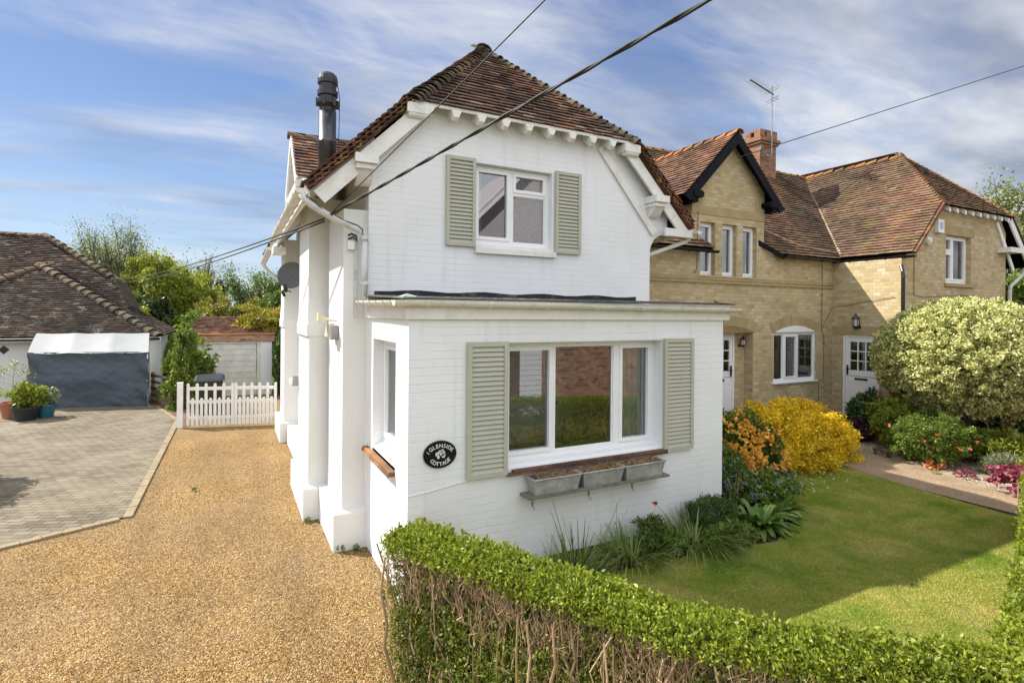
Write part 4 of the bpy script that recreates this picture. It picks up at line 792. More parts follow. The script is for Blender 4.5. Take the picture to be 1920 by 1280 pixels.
obj('flower_emblem', mb, MATS['white_lettering'], npl)
# troughs on a shelf
sh = thing('plank_shelf', 'weathered grey plank shelf on small brackets below the wide window', 'shelf', (3.45, 4.84, .93))
mb = MB(); mb.box(2.60, 4.42, 4.63, 4.825, .935, .958); obj('board', mb, paint('weathered_board', (.24,.22,.18), .9, .4, 9, .1, .4, 40), sh)
for x in (2.75, 3.45, 4.05):
    mb = MB(); mb.box(x-.008, x+.008, 4.66, 4.838, .92, .934); mb.box(x-.008, x+.008, 4.826, 4.838, .80, .92); mb.tube([(x,4.83,.80),(x+.01,4.80,.77),(x+.02,4.82,.76)], .004, 5); obj('bracket', mb, M_METG, sh)
M_STRAW = NT('dry_plant_straw'); M_STRAW = M_STRAW.set(M_STRAW.ramp(M_STRAW.isl(), [(0,(.22,.12,.05)),(1,(.50,.34,.18))]), .9, .1)
M_COMPOST = paint('dry_compost', (.10,.065,.04), .95, .4, 20, .1, .8, 60)
for i, (xa, xb, l) in enumerate(((2.66,3.22,'left zinc trough on the plank shelf, nearest the nameplate'),(3.245,3.78,'middle zinc trough on the plank shelf with tallest dry stalks'),(3.805,4.36,'right zinc trough on the plank shelf, nearest the garden'))):
    tr = thing('zinc_trough', l, 'planter', ((xa+xb)/2, 4.72, .96), 'zinc window troughs'); mb = MB(); zt = 1.125; k = .03
    A = [(xa+k,4.665,.96),(xb-k,4.665,.96),(xb-k,4.785,.96),(xa+k,4.785,.96)]; B = [(xa,4.635,zt),(xb,4.635,zt),(xb,4.815,zt),(xa,4.815,zt)]; C = [(x+(.012 if x < (xa+xb)/2 else -.012), y+(.012 if y < 4.72 else -.012), zt) for x, y, z in B]; D = [(x,y,zt-.05) for x,y,z in C]
    mb.add(A+B+C+D, [(3,2,1,0)]+[(j,(j+1)%4,4+(j+1)%4,4+j) for j in range(4)]+[(4+j,4+(j+1)%4,8+(j+1)%4,8+j) for j in range(4)]+[(8+j,8+(j+1)%4,12+(j+1)%4,12+j) for j in range(4)])
    mb.tube([(xa-.005,4.63,zt-.006),(xb+.005,4.63,zt-.006)], .008, 6); mb.tube([(xa-.004,4.63,zt-.006),(xa-.004,4.82,zt-.006)], .008, 6); mb.tube([(xb+.004,4.63,zt-.006),(xb+.004,4.82,zt-.006)], .008, 6)
    obj('trough', mb, paint('zinc', (.40,.41,.40), .55, .35, 11, .45, .2, 30, ((.62,.62,.58), 7, .6), metal=.1), tr); mb = MB(); mb.box(xa+.012,xb-.012,4.647,4.803,1.10,1.118); obj('compost', mb, M_COMPOST, tr)
    pr = []
    for q in range(420):
        p = Vector((random.uniform(xa+.02,xb-.02), random.uniform(4.65,4.80), 1.10)); d = Vector((random.gauss(0,.5), random.gauss(-.1,.35), random.uniform(.1,.9)))*random.uniform(.04,.09 if i != 1 else .12); pr.append(([p, p+d*.6, p+d+Vector((0,0,-.02))], .0032))
    obj('dry_stalks', twigs(pr, 0, 3), M_STRAW, tr)
# lanterns
def lantern(name, label, c, wallv, sc=1.0):
    o = thing(name, label, 'wall lantern', c); c = Vector(c); w_ = Vector(wallv); k = c-w_*.15; mb = MB()
    for j in range(6): a = j*math.pi/3; mb.tube([k+Vector((.055*math.cos(a),.055*math.sin(a),-.09)), k+Vector((.075*math.cos(a),.075*math.sin(a),.07))], .007, 5)
    mb.lathe(k, [(.01,-.17),(.03,-.14),(.065,-.10),(.06,-.09)], 6); mb.lathe(k, [(.088,.065),(.085,.08),(.045,.13),(.018,.16),(.022,.175),(.004,.20)], 6)
    mb.tube([k+Vector((0,0,-.12)), k+w_*.08+Vector((0,0,-.15)), k+w_*.15+Vector((0,0,-.06))], .011, 6); mb.tube([k+w_*.135+Vector((0,0,-.12)), k+w_*.15+Vector((0,0,-.12))], .04, 8)
    mb.v[:] = [tuple(c+(Vector(v)-c)*sc) for v in mb.v]
    g = MB(); g.lathe(k, [(.05,-.088),(.068,.064)], 6); g.v[:] = [tuple(c+(Vector(v)-c)*sc) for v in g.v]; obj('lantern_glass', g, paint('frosted_glass', (.62,.62,.55), .4), o); obj('cage', mb, M_METB, o); return o
lantern('wall_lantern', 'black hexagonal lantern on buff brick above the stable door', (12.69, 7.33, 2.64), (1,0,0))
lantern('wall_lantern', 'black lantern in the brick recess beside the left door', (9.78, 8.19, 2.20), (0,1,0), .7)
# small fittings
o = thing('security_lamp', 'small cream sensor lamp sticking out from the near white buttress', 'sensor lamp', (1.155, 7.0, 2.68)); mb = MB(); mb.tube([(1.155,7.0,2.66),(1.08,7.0,2.665),(1.02,6.97,2.68)], .018, 8); obj('arm', mb, M_GUTW, o); mb = MB(); mb.beam((1.03,6.97,2.66),(.93,6.93,2.69),(0,.10,0),(0,0,.085)); mb.beam((.945,6.93,2.70),(.925,6.925,2.705),(0,.11,0),(0,0,.10)); obj('lamp_head', mb, paint('cream_plastic', (.66,.6,.42), .5), o)
o = thing('wall_floodlight', 'metal floodlight on the near white buttress below the sensor lamp', 'floodlight', (1.155, 7.0, 2.50)); mb = MB(); mb.beam((1.13,6.85,2.52),(1.13,7.1,2.52),(.06,0,0),(0,0,.17)); mb.beam((1.08,6.84,2.53),(1.08,7.06,2.53),(.09,0,-.02),(.02,0,.15)); obj('lamp_body', mb, paint('floodlight_cream', (.55,.52,.44), .5, .3, 14), o); mb = MB(); mb.box(1.09,1.155,6.825,6.845,2.44,2.60); mb.box(1.10,1.155,7.10,7.12,2.42,2.62); obj('lamp_bracket', mb, M_METG, o)
o = thing('door_lamp', 'small white bulkhead lamp beside the door on the drive side', 'wall lamp', (.92, 9.0, 1.7)); mb = MB(); mb.box(.84,.92,8.93,9.0,1.63,1.78); obj('lamp_back', mb, M_METG, o); mb = MB(); mb.box(.80,.838,8.93,9.0,1.66,1.75); obj('lamp_cover', mb, M_UPVC, o)
o = thing('alarm_box', 'white burglar alarm box high on the buff gable wall', 'alarm box', (14.12, 6.47, 4.81)); mb = MB(); mb.box(14.0,14.25,6.39,6.468,4.66,4.95); obj('box', mb, M_UPVC, o); mb = MB(); mb.box(14.06,14.2,6.383,6.389,4.74,4.9); obj('label_panel', mb, paint('alarm_grey', (.45,.5,.6), .5), o)
o = thing('round_vent', 'round white vent cap on the buff gable wall', 'vent', (13.65, 6.47, 4.45)); mb = MB(); mb.tube([(13.65,6.40,4.45),(13.65,6.469,4.45)], .08, 14); mb.tube([(13.65,6.37,4.45),(13.65,6.40,4.45)], .05, 14); obj('cap', mb, M_UPVC, o)
o = thing('junction_box', 'small white junction box on the buttress under the eaves pipe', 'junction box', (1.30, 6.55, 3.6)); mb = MB(); mb.box(1.20,1.275,6.50,6.558,3.50,3.60); obj('box', mb, M_UPVC, o); mb = MB(); mb.tube([(1.21,6.53,3.62),(1.26,6.50,3.645),(1.30,6.49,3.60),(1.29,6.50,3.66),(1.24,6.5,3.68),(1.2,6.5,3.66)], .012, 5); obj('tangled_wire', mb, M_WIRE, o)
o = thing('satellite_dish', 'grey round satellite dish under the far eaves above the drive', 'satellite dish', (1.0, 12.45, 3.25)); mb = MB(); c = Vector((1.10, 12.0, 3.50)); ax = Vector((-.35,-.9,.25)).normalized(); s = ax.cross(Vector((0,0,1))).normalized(); u_ = s.cross(ax)
n = 24; vs = [c]; 
for r, dd_ in ((.11,.012),(.20,.035),(.275,.07)):
    for k in range(n): a = 2*math.pi*k/n; vs.append(c-ax*dd_*-1+s*r*math.cos(a)+u_*r*1.05*math.sin(a))
mb.add(vs, [(0,1+k,1+(k+1) % n) for k in range(n)]+[(1+j*n+k,1+(j+1)*n+k,1+(j+1)*n+(k+1) % n,1+j*n+(k+1) % n) for j in range(2) for k in range(n)]); mb.smooth = True
obj('reflector', mb, paint('dish_grey', (.16,.17,.18), .5), o); mb = MB(); mb.tube([c-ax*.0,c-ax*.15+Vector((0,0,-.1)),(.95,12.45,3.2)], .02, 8); mb.tube([c-u_*.34,c+ax*.32-u_*.38], .012, 6); mb.beam(c+ax*.30-u_*.40,c+ax*.40-u_*.33,s*.06,u_*.07); mb.tube([(.95,12.45,3.2),(1.0,12.5,3.1)], .03, 8); obj('dish_arm', mb, M_METB, o)
# aerial on the chimney
o = thing('tv_aerial', 'grey yagi television aerial on a tall pole strapped to the chimney', 'aerial', (13.55, 10.33, 7.4)); mb = MB(); mb.tube([(13.46,10.22,7.28),(13.46,10.22,9.22)], .019, 8); mb.tube([(13.50,10.34,7.25),(13.46,10.22,7.28),(13.25,10.30,7.26)], .014, 6); obj('pole', mb, M_METG, o); mb = MB(); mb.tube([(13.2,10.37,7.55),(13.1,10.3,7.4),(13.22,10.25,7.25),(13.4,10.28,7.22)], .02, 6); obj('pole_bracket', mb, M_LEAD, o)
p0 = Vector((12.72,10.35,9.30)); p1 = Vector((13.50,10.20,8.98)); mb = MB(); mb.tube([p0,p1], .018, 6); d = (p1-p0).normalized(); q = d.cross(Vector((0,0,1))).normalized()
obj('boom', mb, M_METB, o); mb = MB()
for i in range(11): c = p0+(p1-p0)*(i/13); mb.tube([c-q*.17,c+q*.17], .009, 5)
for zz in (-.20,-.13,.10,.17): c = p1+Vector((-.05,0,zz)); mb.tube([c-q*.24,c+q*.24], .011, 5)
mb.tube([p1+Vector((-.05,0,-.22)), p1+Vector((-.08,0,.22))], .008, 5); obj('elements', mb, M_METG, o)
# overhead cables
def cable(label, p, q, r, sag=0, n=16, twin=0, mat=None, name='overhead_cable'):
    p, q = Vector(p), Vector(q); mb = MB(); mb.smooth = True; s = (q-p).cross(Vector((0,0,1))).normalized()
    for k in range(2 if twin else 1):
        pts = []
        for i in range(n*3+1):
            t_ = i/(n*3); a = t_*(q-p).length*9+k*math.pi; pts.append(p.lerp(q, t_)-Vector((0,0,4*sag*t_*(1-t_)))+(s*math.cos(a)+Vector((0,0,1))*math.sin(a))*twin)
        mb.tube(pts, r, 6)
    o = obj(name, mb, mat or M_WIRE); tag(o, label, 'cable', 'overhead service cables'); return o
A0 = Vector((.955,6.38,3.84)); B3 = Vector((2.335,2.17,4.504)); A3 = Vector((2.291,3.881,5.366))
cable('thick twisted overhead cable crossing in front of the white gable', A0, A0+(B3-A0)*1.7, .0095, .0, 16, .008)
cable('thin overhead cable rising steeply from the white eaves past the roof apex', A0+Vector((.02,0,.02)), A0+(A3-A0)*2.0, .006)
cable('upper of two far cables dipping from the white eaves to the bungalow', A0+Vector((-.03,.05,-.02)), (-4.75,30,4.20), .010, .20); cable('lower of two far cables dipping from the white eaves to the bungalow', A0+Vector((-.03,.05,-.05)), (-4.75,30,4.08), .010, .24)
cable('long thin cable running from the brick chimney to the right', (9.2,7.75,6.0), (18.12+1.5,6.39-1.3,9.2+.62), .010, .0)
mb = MB(); mb.tube([(.70,6.22,4.02),(.80,6.26,3.97),(.92,6.30,3.86),(1.0,6.33,3.86),(1.14,6.35,3.80),(1.28,6.36,3.765),(1.34,6.36,3.72),(1.335,6.37,3.66)], .006, 5); tag(obj('slack_cable', mb, M_WIRE), 'slack thin black cable lying along the white eaves pipe', 'cable')
mb = MB(F5); P = [(1.45,-.008,1.085),(1.62,-.008,1.10),(1.95,-.008,1.145),(2.05,-.008,1.15),(2.3,-.008,1.145)]; mb.tube(P, .005, 5); tag(obj('wall_cable', mb, M_UPVC), 'thin white painted cable clipped below the nameplate', 'cable')
mb = MB(); mb.lathe((1.53,4.70,.53), [(.055,-.6),(.055,.30),(.052,.36),(.03,.40)], 12); tag(obj('timber_post', mb, paint('old_post', (.22,.19,.15), .9, .4, 12, .1, .5, 40)), 'round topped weathered post at the corner of the extension', 'post')
# ================================================================== DRIVE SIDE
def pickets(name, label, p, q, n, zt, zl, zb=.05, lead=0):
    g = thing(name, label, 'gate', (*p, 0), 'white picket gates across the drive'); p = Vector((*p,0)); q = Vector((*q,0)); d = (q-p).normalized(); s = d.cross(Vector((0,0,1))).normalized()*-1; Ln = (q-p).length
    for i in range(n+1):
        a = p+d*(Ln*i/n); zt_ = zt if i % 2 == 0 else zl; w_ = .062; mb = MB(); f = -s*.02; base = a+f
        prof = [(-w_/2,zb),(w_/2,zb),(w_/2,zt_-.03)]+[(w_/2*math.cos(math.pi*k/6), zt_-.03+w_/2*math.sin(math.pi*k/6)) for k in range(1,6)]+[(-w_/2,zt_-.03)]
        P = [base+d*x+Vector((0,0,z)) for x, z in prof]; 
        mb.prism(P, (s.x*.02, s.y*.02, 0)); obj('picket', mb, M_WOODW, g)
    for z in (.22, .60, zt-.13): mb = MB(); mb.beam(p+s*.018+Vector((0,0,z)), q+s*.018+Vector((0,0,z)), s*.035, Vector((0,0,.075))); obj('rail', mb, M_WOODW, g)
    return g
gp, gq = Vector((-.93,14.97)), Vector((1.0,14.45)); gm = gp.lerp(gq, .52)
pickets('picket_gate', 'left white picket gate, hung on the thick post beside the shrub', (-.90,14.96), (gm.x-.035,gm.y+.01), 10, 1.05, .70); pickets('picket_gate', 'right white picket gate, ending at the far white buttress', (gm.x+.035,gm.y-.01), (.97,14.46), 10, 1.05, .70)
mb = MB(); mb.box(-1.13,-1.01,14.95,15.07,-.1,1.06); mb.box(-1.135,-1.005,14.945,15.075,1.06,1.075); tag(obj('gate_post', mb, M_WOODW), 'square white post at the left end of the picket gates', 'post')
b = thing('wheelie_bin', 'black wheelie bin with raised lid behind the picket gate', 'bin', (-.5,16.6,0)); mb = MB()
mb.add([(-.74,16.35,.06),(-.26,16.35,.06),(-.26,16.85,.06),(-.74,16.85,.06),(-.83,16.28,.93),(-.19,16.28,.93),(-.19,16.95,.93),(-.83,16.95,.93)], [(0,3,2,1),(4,5,6,7),(0,1,5,4),(1,2,6,5),(2,3,7,6),(3,0,4,7)]); M_BIN = paint('bin_plastic', (.02,.022,.024), .4, .2, 4, .45); obj('body', mb, M_BIN, b)
mb = MB(); mb.add([(-.87,16.22,.94),(-.15,16.22,.94),(-.15,16.98,1.0),(-.87,16.98,1.0),(-.80,16.30,1.0),(-.22,16.30,1.0),(-.22,16.92,1.06),(-.80,16.92,1.06)], [(0,3,2,1),(4,5,6,7),(0,1,5,4),(1,2,6,5),(2,3,7,6),(3,0,4,7)]); obj('lid', mb, M_BIN, b)
for x in (-.74,-.26): mb = MB(); mb.tube([(x-.03,16.85,.1),(x+.03,16.85,.1)], .1, 14); obj('wheel', mb, M_METB, b)
# rail fence
g = thing('rail_fence', 'short weathered rail fence between shelter and shrub', 'fence', (-2.1,19.6,0)); M_RAIL = paint('weathered_rail', (.30,.24,.15), .9, .35, 9, .1, .4, 40)
P, Q = Vector((-2.12,19.75,0)), Vector((-1.52,18.5,0)); s = (Q-P).normalized().cross(Vector((0,0,1)))
for p in (P, Q): mb = MB(); mb.beam(p+Vector((0,0,-.2)), p+Vector((0,0,1.05 if p is Q else .9)), (.09,0,0), (0,.09,0)); obj('post', mb, M_RAIL, g)
for k in range(5): mb = MB(); mb.beam(P+Vector((0,0,.05+.19*k))+s*.05, Q+Vector((0,0,.06+.19*k))+s*.05, s*.025, Vector((0,0,.075))); obj('rail', mb, M_RAIL, g)
# sheeted shelter
g = thing('sheeted_shelter', 'lean-to shelter with white roof sheet and slate grey front tarpaulin', 'shelter', (-3.5,19.3,0))
A, B = Vector((-5.03,19.62,0)), Vector((-2.13,18.9,0)); nz = 30; nx = 60
def sheet_grid(name, f, nx, nz, mat, par):
    mb = MB(); mb.add([f(i/nx, j/nz) for j in range(nz+1) for i in range(nx+1)], [(j*(nx+1)+i, j*(nx+1)+i+1, (j+1)*(nx+1)+i+1, (j+1)*(nx+1)+i) for j in range(nz) for i in range(nx)]); return obj(name, mb, mat, par, smooth=True)
dn = Vector((B.y-A.y, -(B.x-A.x), 0)).normalized(); dn = -dn if dn.y > 0 else dn
def fs(a, b_):
    p = A.lerp(B, a); w_ = .03*math.sin(a*9+b_*5)*(1-b_)+.06*noise.noise((a*4, b_*3, 1))+.05*abs(noise.noise((a*12+b_*16, b_*7, 4)))*(1-b_*.4)+.03*abs(noise.noise((a*26-b_*22, b_*10, 9)))+.08*(1-b_)**2
    e = min(a, 1-a)*8; w_ += .05*math.sin(b_*14+a*30)*max(0, 1-e); return p+dn*w_+Vector((0,0,1.58*b_-.0))
sheet_grid('front_tarpaulin', fs, nx, nz, paint('slate_tarpaulin', (.065,.082,.105), .5, .2, 3, .4, .15, 8), g)
C, D = Vector((-5.03,20.35,2.09)), Vector((-2.25,20.0,2.09)); A2, B2 = A+dn*.04+Vector((0,0,1.56)), B+dn*.04+Vector((0,0,1.565))
sheet_grid('roof_sheet', lambda a, b_: A2.lerp(B2, a).lerp(C.lerp(D, a), b_)+Vector((0,0,.02*math.sin(b_*math.pi)*1.5-.02*abs(math.sin(a*math.pi*3))+.006*noise.noise((a*8,b_*8,0)))), 40, 10, paint('white_sheeting', (.27,.285,.30), .55, .1, 2, .3), g)
sheet_grid('side_tarpaulin', lambda a, b_: (B.lerp(D, a)*1.0 if False else Vector((B.x+(D.x-B.x)*a, B.y+(D.y-B.y)*a, (1.58+.5*a)*b_)))+Vector((.015*math.sin(b_*9+a*5),0,0)), 10, 12, MATS['slate_tarpaulin'], g)
mb = MB()
for p in (A+Vector((.02,.05,0)), B+Vector((-.04,.05,0))): mb.tube([p, p+Vector((0,0,1.55))], .02, 8)
obj('frame', mb, M_UPVC, g)
# bungalow
g = thing('tiled_bungalow', 'low white bungalow with steep dark mossy tiled roofs', 'house', (-5.8,20.8,0))
mb = MB(); ye, ze = 20.8, 1.95; xr, xl, xa, ya, zap = -2.05, -9.5, -5.77, 23.8, 4.28
fl_ = math.hypot(ya-ye, zap-ze); tiles(mb, (xl,ye,ze), (1,0,0), (0,ya-ye,zap-ze), [(0,0),(xr-xl,0),(xa-xl+.01,fl_),(xa-xl-.01,fl_)], .1, .165, .016)
fr_ = math.hypot(xr-xa, zap-ze); tiles(mb, (xr,ye,ze), (0,1,0), (xa-xr,0,zap-ze), [(0,0),(6,0),(6,fr_),(ya-ye,fr_)], .1, .165, .016); tiles(mb, (xl,ye,ze), (0,1,0), (xa-xl,0,zap-ze), [(0,0),(6,0),(6,fr_),(ya-ye,fr_)], .1, .165, .016)
tiles(mb, (-14,23.3,1.95), (1,0,0), (0,1,1), [(0,0),(11,0),(10.65,.92),(9.94,2.97),(7.61,5.23),(0,5.23)], .1, .165, .016)
r1 = obj('roof', mb, M_TILE_G, g)
mb = MB(); slab(mb, (xl,ye,ze), (1,0,0), (0,ya-ye,zap-ze), [(0,0),(xr-xl,0),(xa-xl,fl_)]); slab(mb, (xr,ye,ze), (0,1,0), (xa-xr,0,zap-ze), [(0,0),(6,0),(6,fr_),(ya-ye,fr_)]); slab(mb, (xl,ye,ze), (0,1,0), (xa-xl,0,zap-ze), [(0,0),(6,0),(6,fr_),(ya-ye,fr_)])
slab(mb, (-14,23.3,1.95), (1,0,0), (0,1,1), [(0,0),(11,0),(10.65,.92),(9.94,2.97),(7.61,5.23),(0,5.23)])
mb.quad((-6.39,27,5.65),(-4.06,25.4,4.03),(-4.06,28.6,4.03)); mb.quad((-4.06,25.4,4.0),(-3.35,23.95,2.6),(-3.3,24.2,1.9),(-3.3,30,1.9),(-4.06,28.6,4.0)); obj('roof_underside', mb, M_TILE_G, r1)
mb = MB(); bonnets(mb, (xr,ye-.04,ze+.08), (xa,ya,zap+.10), .16, .3, .34, .02, (.5,-.5,1)); bonnets(mb, (xl,ye-.04,ze+.08), (xa,ya,zap+.10), .16, .3, .34, .02, (-.5,-.5,1)); bonnets(mb, (xa,ya-.1,zap+.04), (xa,26.6,zap+.04), .13, .3, .34, .02)
bonnets(mb, (-4.06,25.36,4.12), (-6.39,26.96,5.74), .15, .3, .34, .02, (.5,-.5,1)); bonnets(mb, (-6.4,27,5.69), (-14,27,5.69), .12, .3, .34, .02); bonnets(mb, (-3.35,23.95,2.64), (-4.06,25.4,4.06), .09, .3, .34, .02)
obj('hip_and_ridge_tiles', mb, tile_mat('grey_mossy_ridge', [(0,(.07,.055,.04)),(1,(.13,.10,.07))], lichen=(.28,.2,.08), lic=.5, pl=.5, moss=(.14,.13,.07), ml=.8), r1)
mb = MB(); mb.box(xl+.3, xr-.35, 21.15, 21.3, -.05, 1.98); mb.box(xr-.5, xr-.35, 21.3, 27, -.05, 1.98); mb.box(-3.6,-3.4,24.3,29,-.05,2.1); obj('wall', mb, M_WR, g)
mb = MB(); mb.box(xl, xr+.02, 20.80, 20.83, 1.80, 1.93); obj('fascia', mb, M_WOODW, g); mb = MB(); gutter(mb, (xl,20.74,1.90), (xr,20.74,1.90), .055, 8, 6); obj('gutter', mb, M_GUTB, g)
dv_ = (-5.98,21.14,1.58); mb = MB(); mb.prism([(dv_[0]-.13,21.14,1.58),(dv_[0],21.14,1.45),(dv_[0]+.13,21.14,1.58),(dv_[0],21.14,1.71)], (0,.02,0)); obj('diamond_vent', mb, M_METB, g)
# far garage
g = thing('brick_garage', 'small garage with white boarded door and brick parapet behind the gates', 'garage', (-.1,20,0))
mb = MB(F20 := front(20.0)); wall_holes(mb, -1.28, 1.22, -.05, 1.76, [(-1.02,.89,-.05,1.72)], .1); mb.T = None; mb.quad((-1.28,20,-.05),(-1.28,20,2.0),(-1.28,23.4,2.0),(-1.28,23.4,-.05)); mb.quad((1.22,20,-.05),(1.22,23.4,-.05),(1.22,23.4,2),(1.22,20,2)); obj('wall', mb, M_WB, g)
mb = MB(); mb.box(-1.42,1.30,19.97,20.22,1.765,1.99); obj('parapet', mb, M_RB, g); mb = MB(); mb.box(-1.44,1.32,19.95,20.24,1.992,2.04); obj('coping', mb, M_RIDGEO, g)
mb = MB(F20)
for i in range(9): z = .0+i*.19; mb.box(-1.0,.74,.045+.002*(i%2),.09,z+.004,z+.187)
for x in (-1.02,.76): mb.box(x,x+.03 if x < 0 else x+.13,.02,.095,-.04,1.72)
obj('door', mb, paint('old_white_door', (.72,.71,.67), .7, .2, 4, .2, .2, 20, ((.4,.38,.3), 5, .5)), g)
mb = MB(); sl_ = math.hypot(1.7,.56); tiles(mb, (-1.45,20.3,2.0), (1,0,0), (0,1.7,.56), [(0,0),(2.8,0),(2.1,sl_),(.5,sl_)]); tiles(mb, (-1.45,20.3,2.0), (0,1,0), (.5,0,.56), [(0,0),(3.4,0),(1.71,.75),(1.69,.75)]); tiles(mb, (1.35,20.3,2.0), (0,1,0), (-.7,0,.56), [(0,0),(3.4,0),(1.71,.89),(1.69,.89)]); go = obj('roof', mb, M_TILE_O, g)
mb = MB(); slab(mb, (-1.45,20.3,2.0), (1,0,0), (0,1.7,.56), [(0,0),(2.8,0),(2.1,sl_),(.5,sl_)]); obj('roof_underside', mb, M_BLACKW, go); mb = MB(); bonnets(mb, (-.97,22.0,2.58), (.67,22.0,2.58), .09, .3, .32, .015); bonnets(mb, (-1.45,20.3,2.02), (-.95,22,2.58), .08, .2, .22, .015, (-.5,-.5,1)); bonnets(mb, (1.35,20.3,2.02), (.65,22,2.58), .08, .2, .22, .015, (.5,-.5,1)); obj('ridge_tiles', mb, M_TILE_O, go)
# ================================================================== ACROSS THE LANE (seen in the windows)
g = thing('house_opposite', 'brick and rendered house across the lane, mirrored in the cottage windows', 'house', (12,-3,0)); mb = MB(); mb.box(7.7,20,-8,-3.0,-.1,2.7); obj('wall', mb, M_RB, g)
mb = MB(); mb.prism([(20,-3.0,2.7),(7.0,-3.0,2.7),(7.0,-3.0,5.7),(9.8,-3.0,8.4),(20,-3.0,8.4)], (0,-5,0)); obj('upper_wall', mb, paint('mauve_render', (.62,.56,.58), .8, .05, 3), g)
mb = MB(); mb.beam((6.35,-2.85,5.35),(10.2,-2.85,9.15),(0,.25,0),(-.06,0,.06)); obj('bargeboard', mb, M_WOODW, g)
mb = MB(); mb.box(7.05,7.65,-3.6,-3.0,-.1,2.6)
for i in range(18): mb.box(7.0,7.69,-2.995,-2.985+.004*(i%2),.1+i*.14,.23+i*.14)
obj('boarded_door', mb, M_UPVC, g); mb = MB()
for i in range(24): mb.box(3.2+i*.16,3.35+i*.16,-3.05+.01*(i%2),-3.02+.01*(i%2),-.1,1.75+.03*(i%3)); 
tag(obj('panel_fence', mb, paint('brown_fence', (.16,.10,.07), .9, .3, 6)), 'brown board fence across the lane beside the brick house', 'fence')
# ================================================================== PLANTS
LM = leaf_mat
L_HEDGE = LM('privet_leaves', [(0,(.11,.16,.015)),(.5,(.21,.265,.025)),(.85,(.32,.36,.04)),(1,(.42,.44,.09))], .35, patch=.85)
L_HEDGE2 = LM('old_privet_leaves', [(0,(.05,.09,.015)),(.6,(.14,.19,.03)),(.96,(.25,.28,.05)),(1,(.36,.14,.05))], .3)
L_HEDGE3 = LM('side_privet_leaves', [(0,(.06,.10,.015)),(.5,(.16,.22,.03)),(.9,(.30,.34,.05)),(.97,(.34,.36,.07)),(1,(.42,.17,.06))], .35)
L_INNER = LM('inner_shade_leaves', [(0,(.02,.025,.008)),(1,(.06,.07,.02))], .1)
def arcpts(P, n):
    P = [Vector(p) for p in P]; Ls = [0]
    for a, b in zip(P, P[1:]): Ls.append(Ls[-1]+(b-a).length)
    def at(t):
        d = t*Ls[-1]
        for i in range(len(P)-1):
            if d <= Ls[i+1] or i == len(P)-2: return P[i].lerp(P[i+1], (d-Ls[i])/(Ls[i+1]-Ls[i])), (P[i+1]-P[i]).normalized()
    return at, Ls[-1]
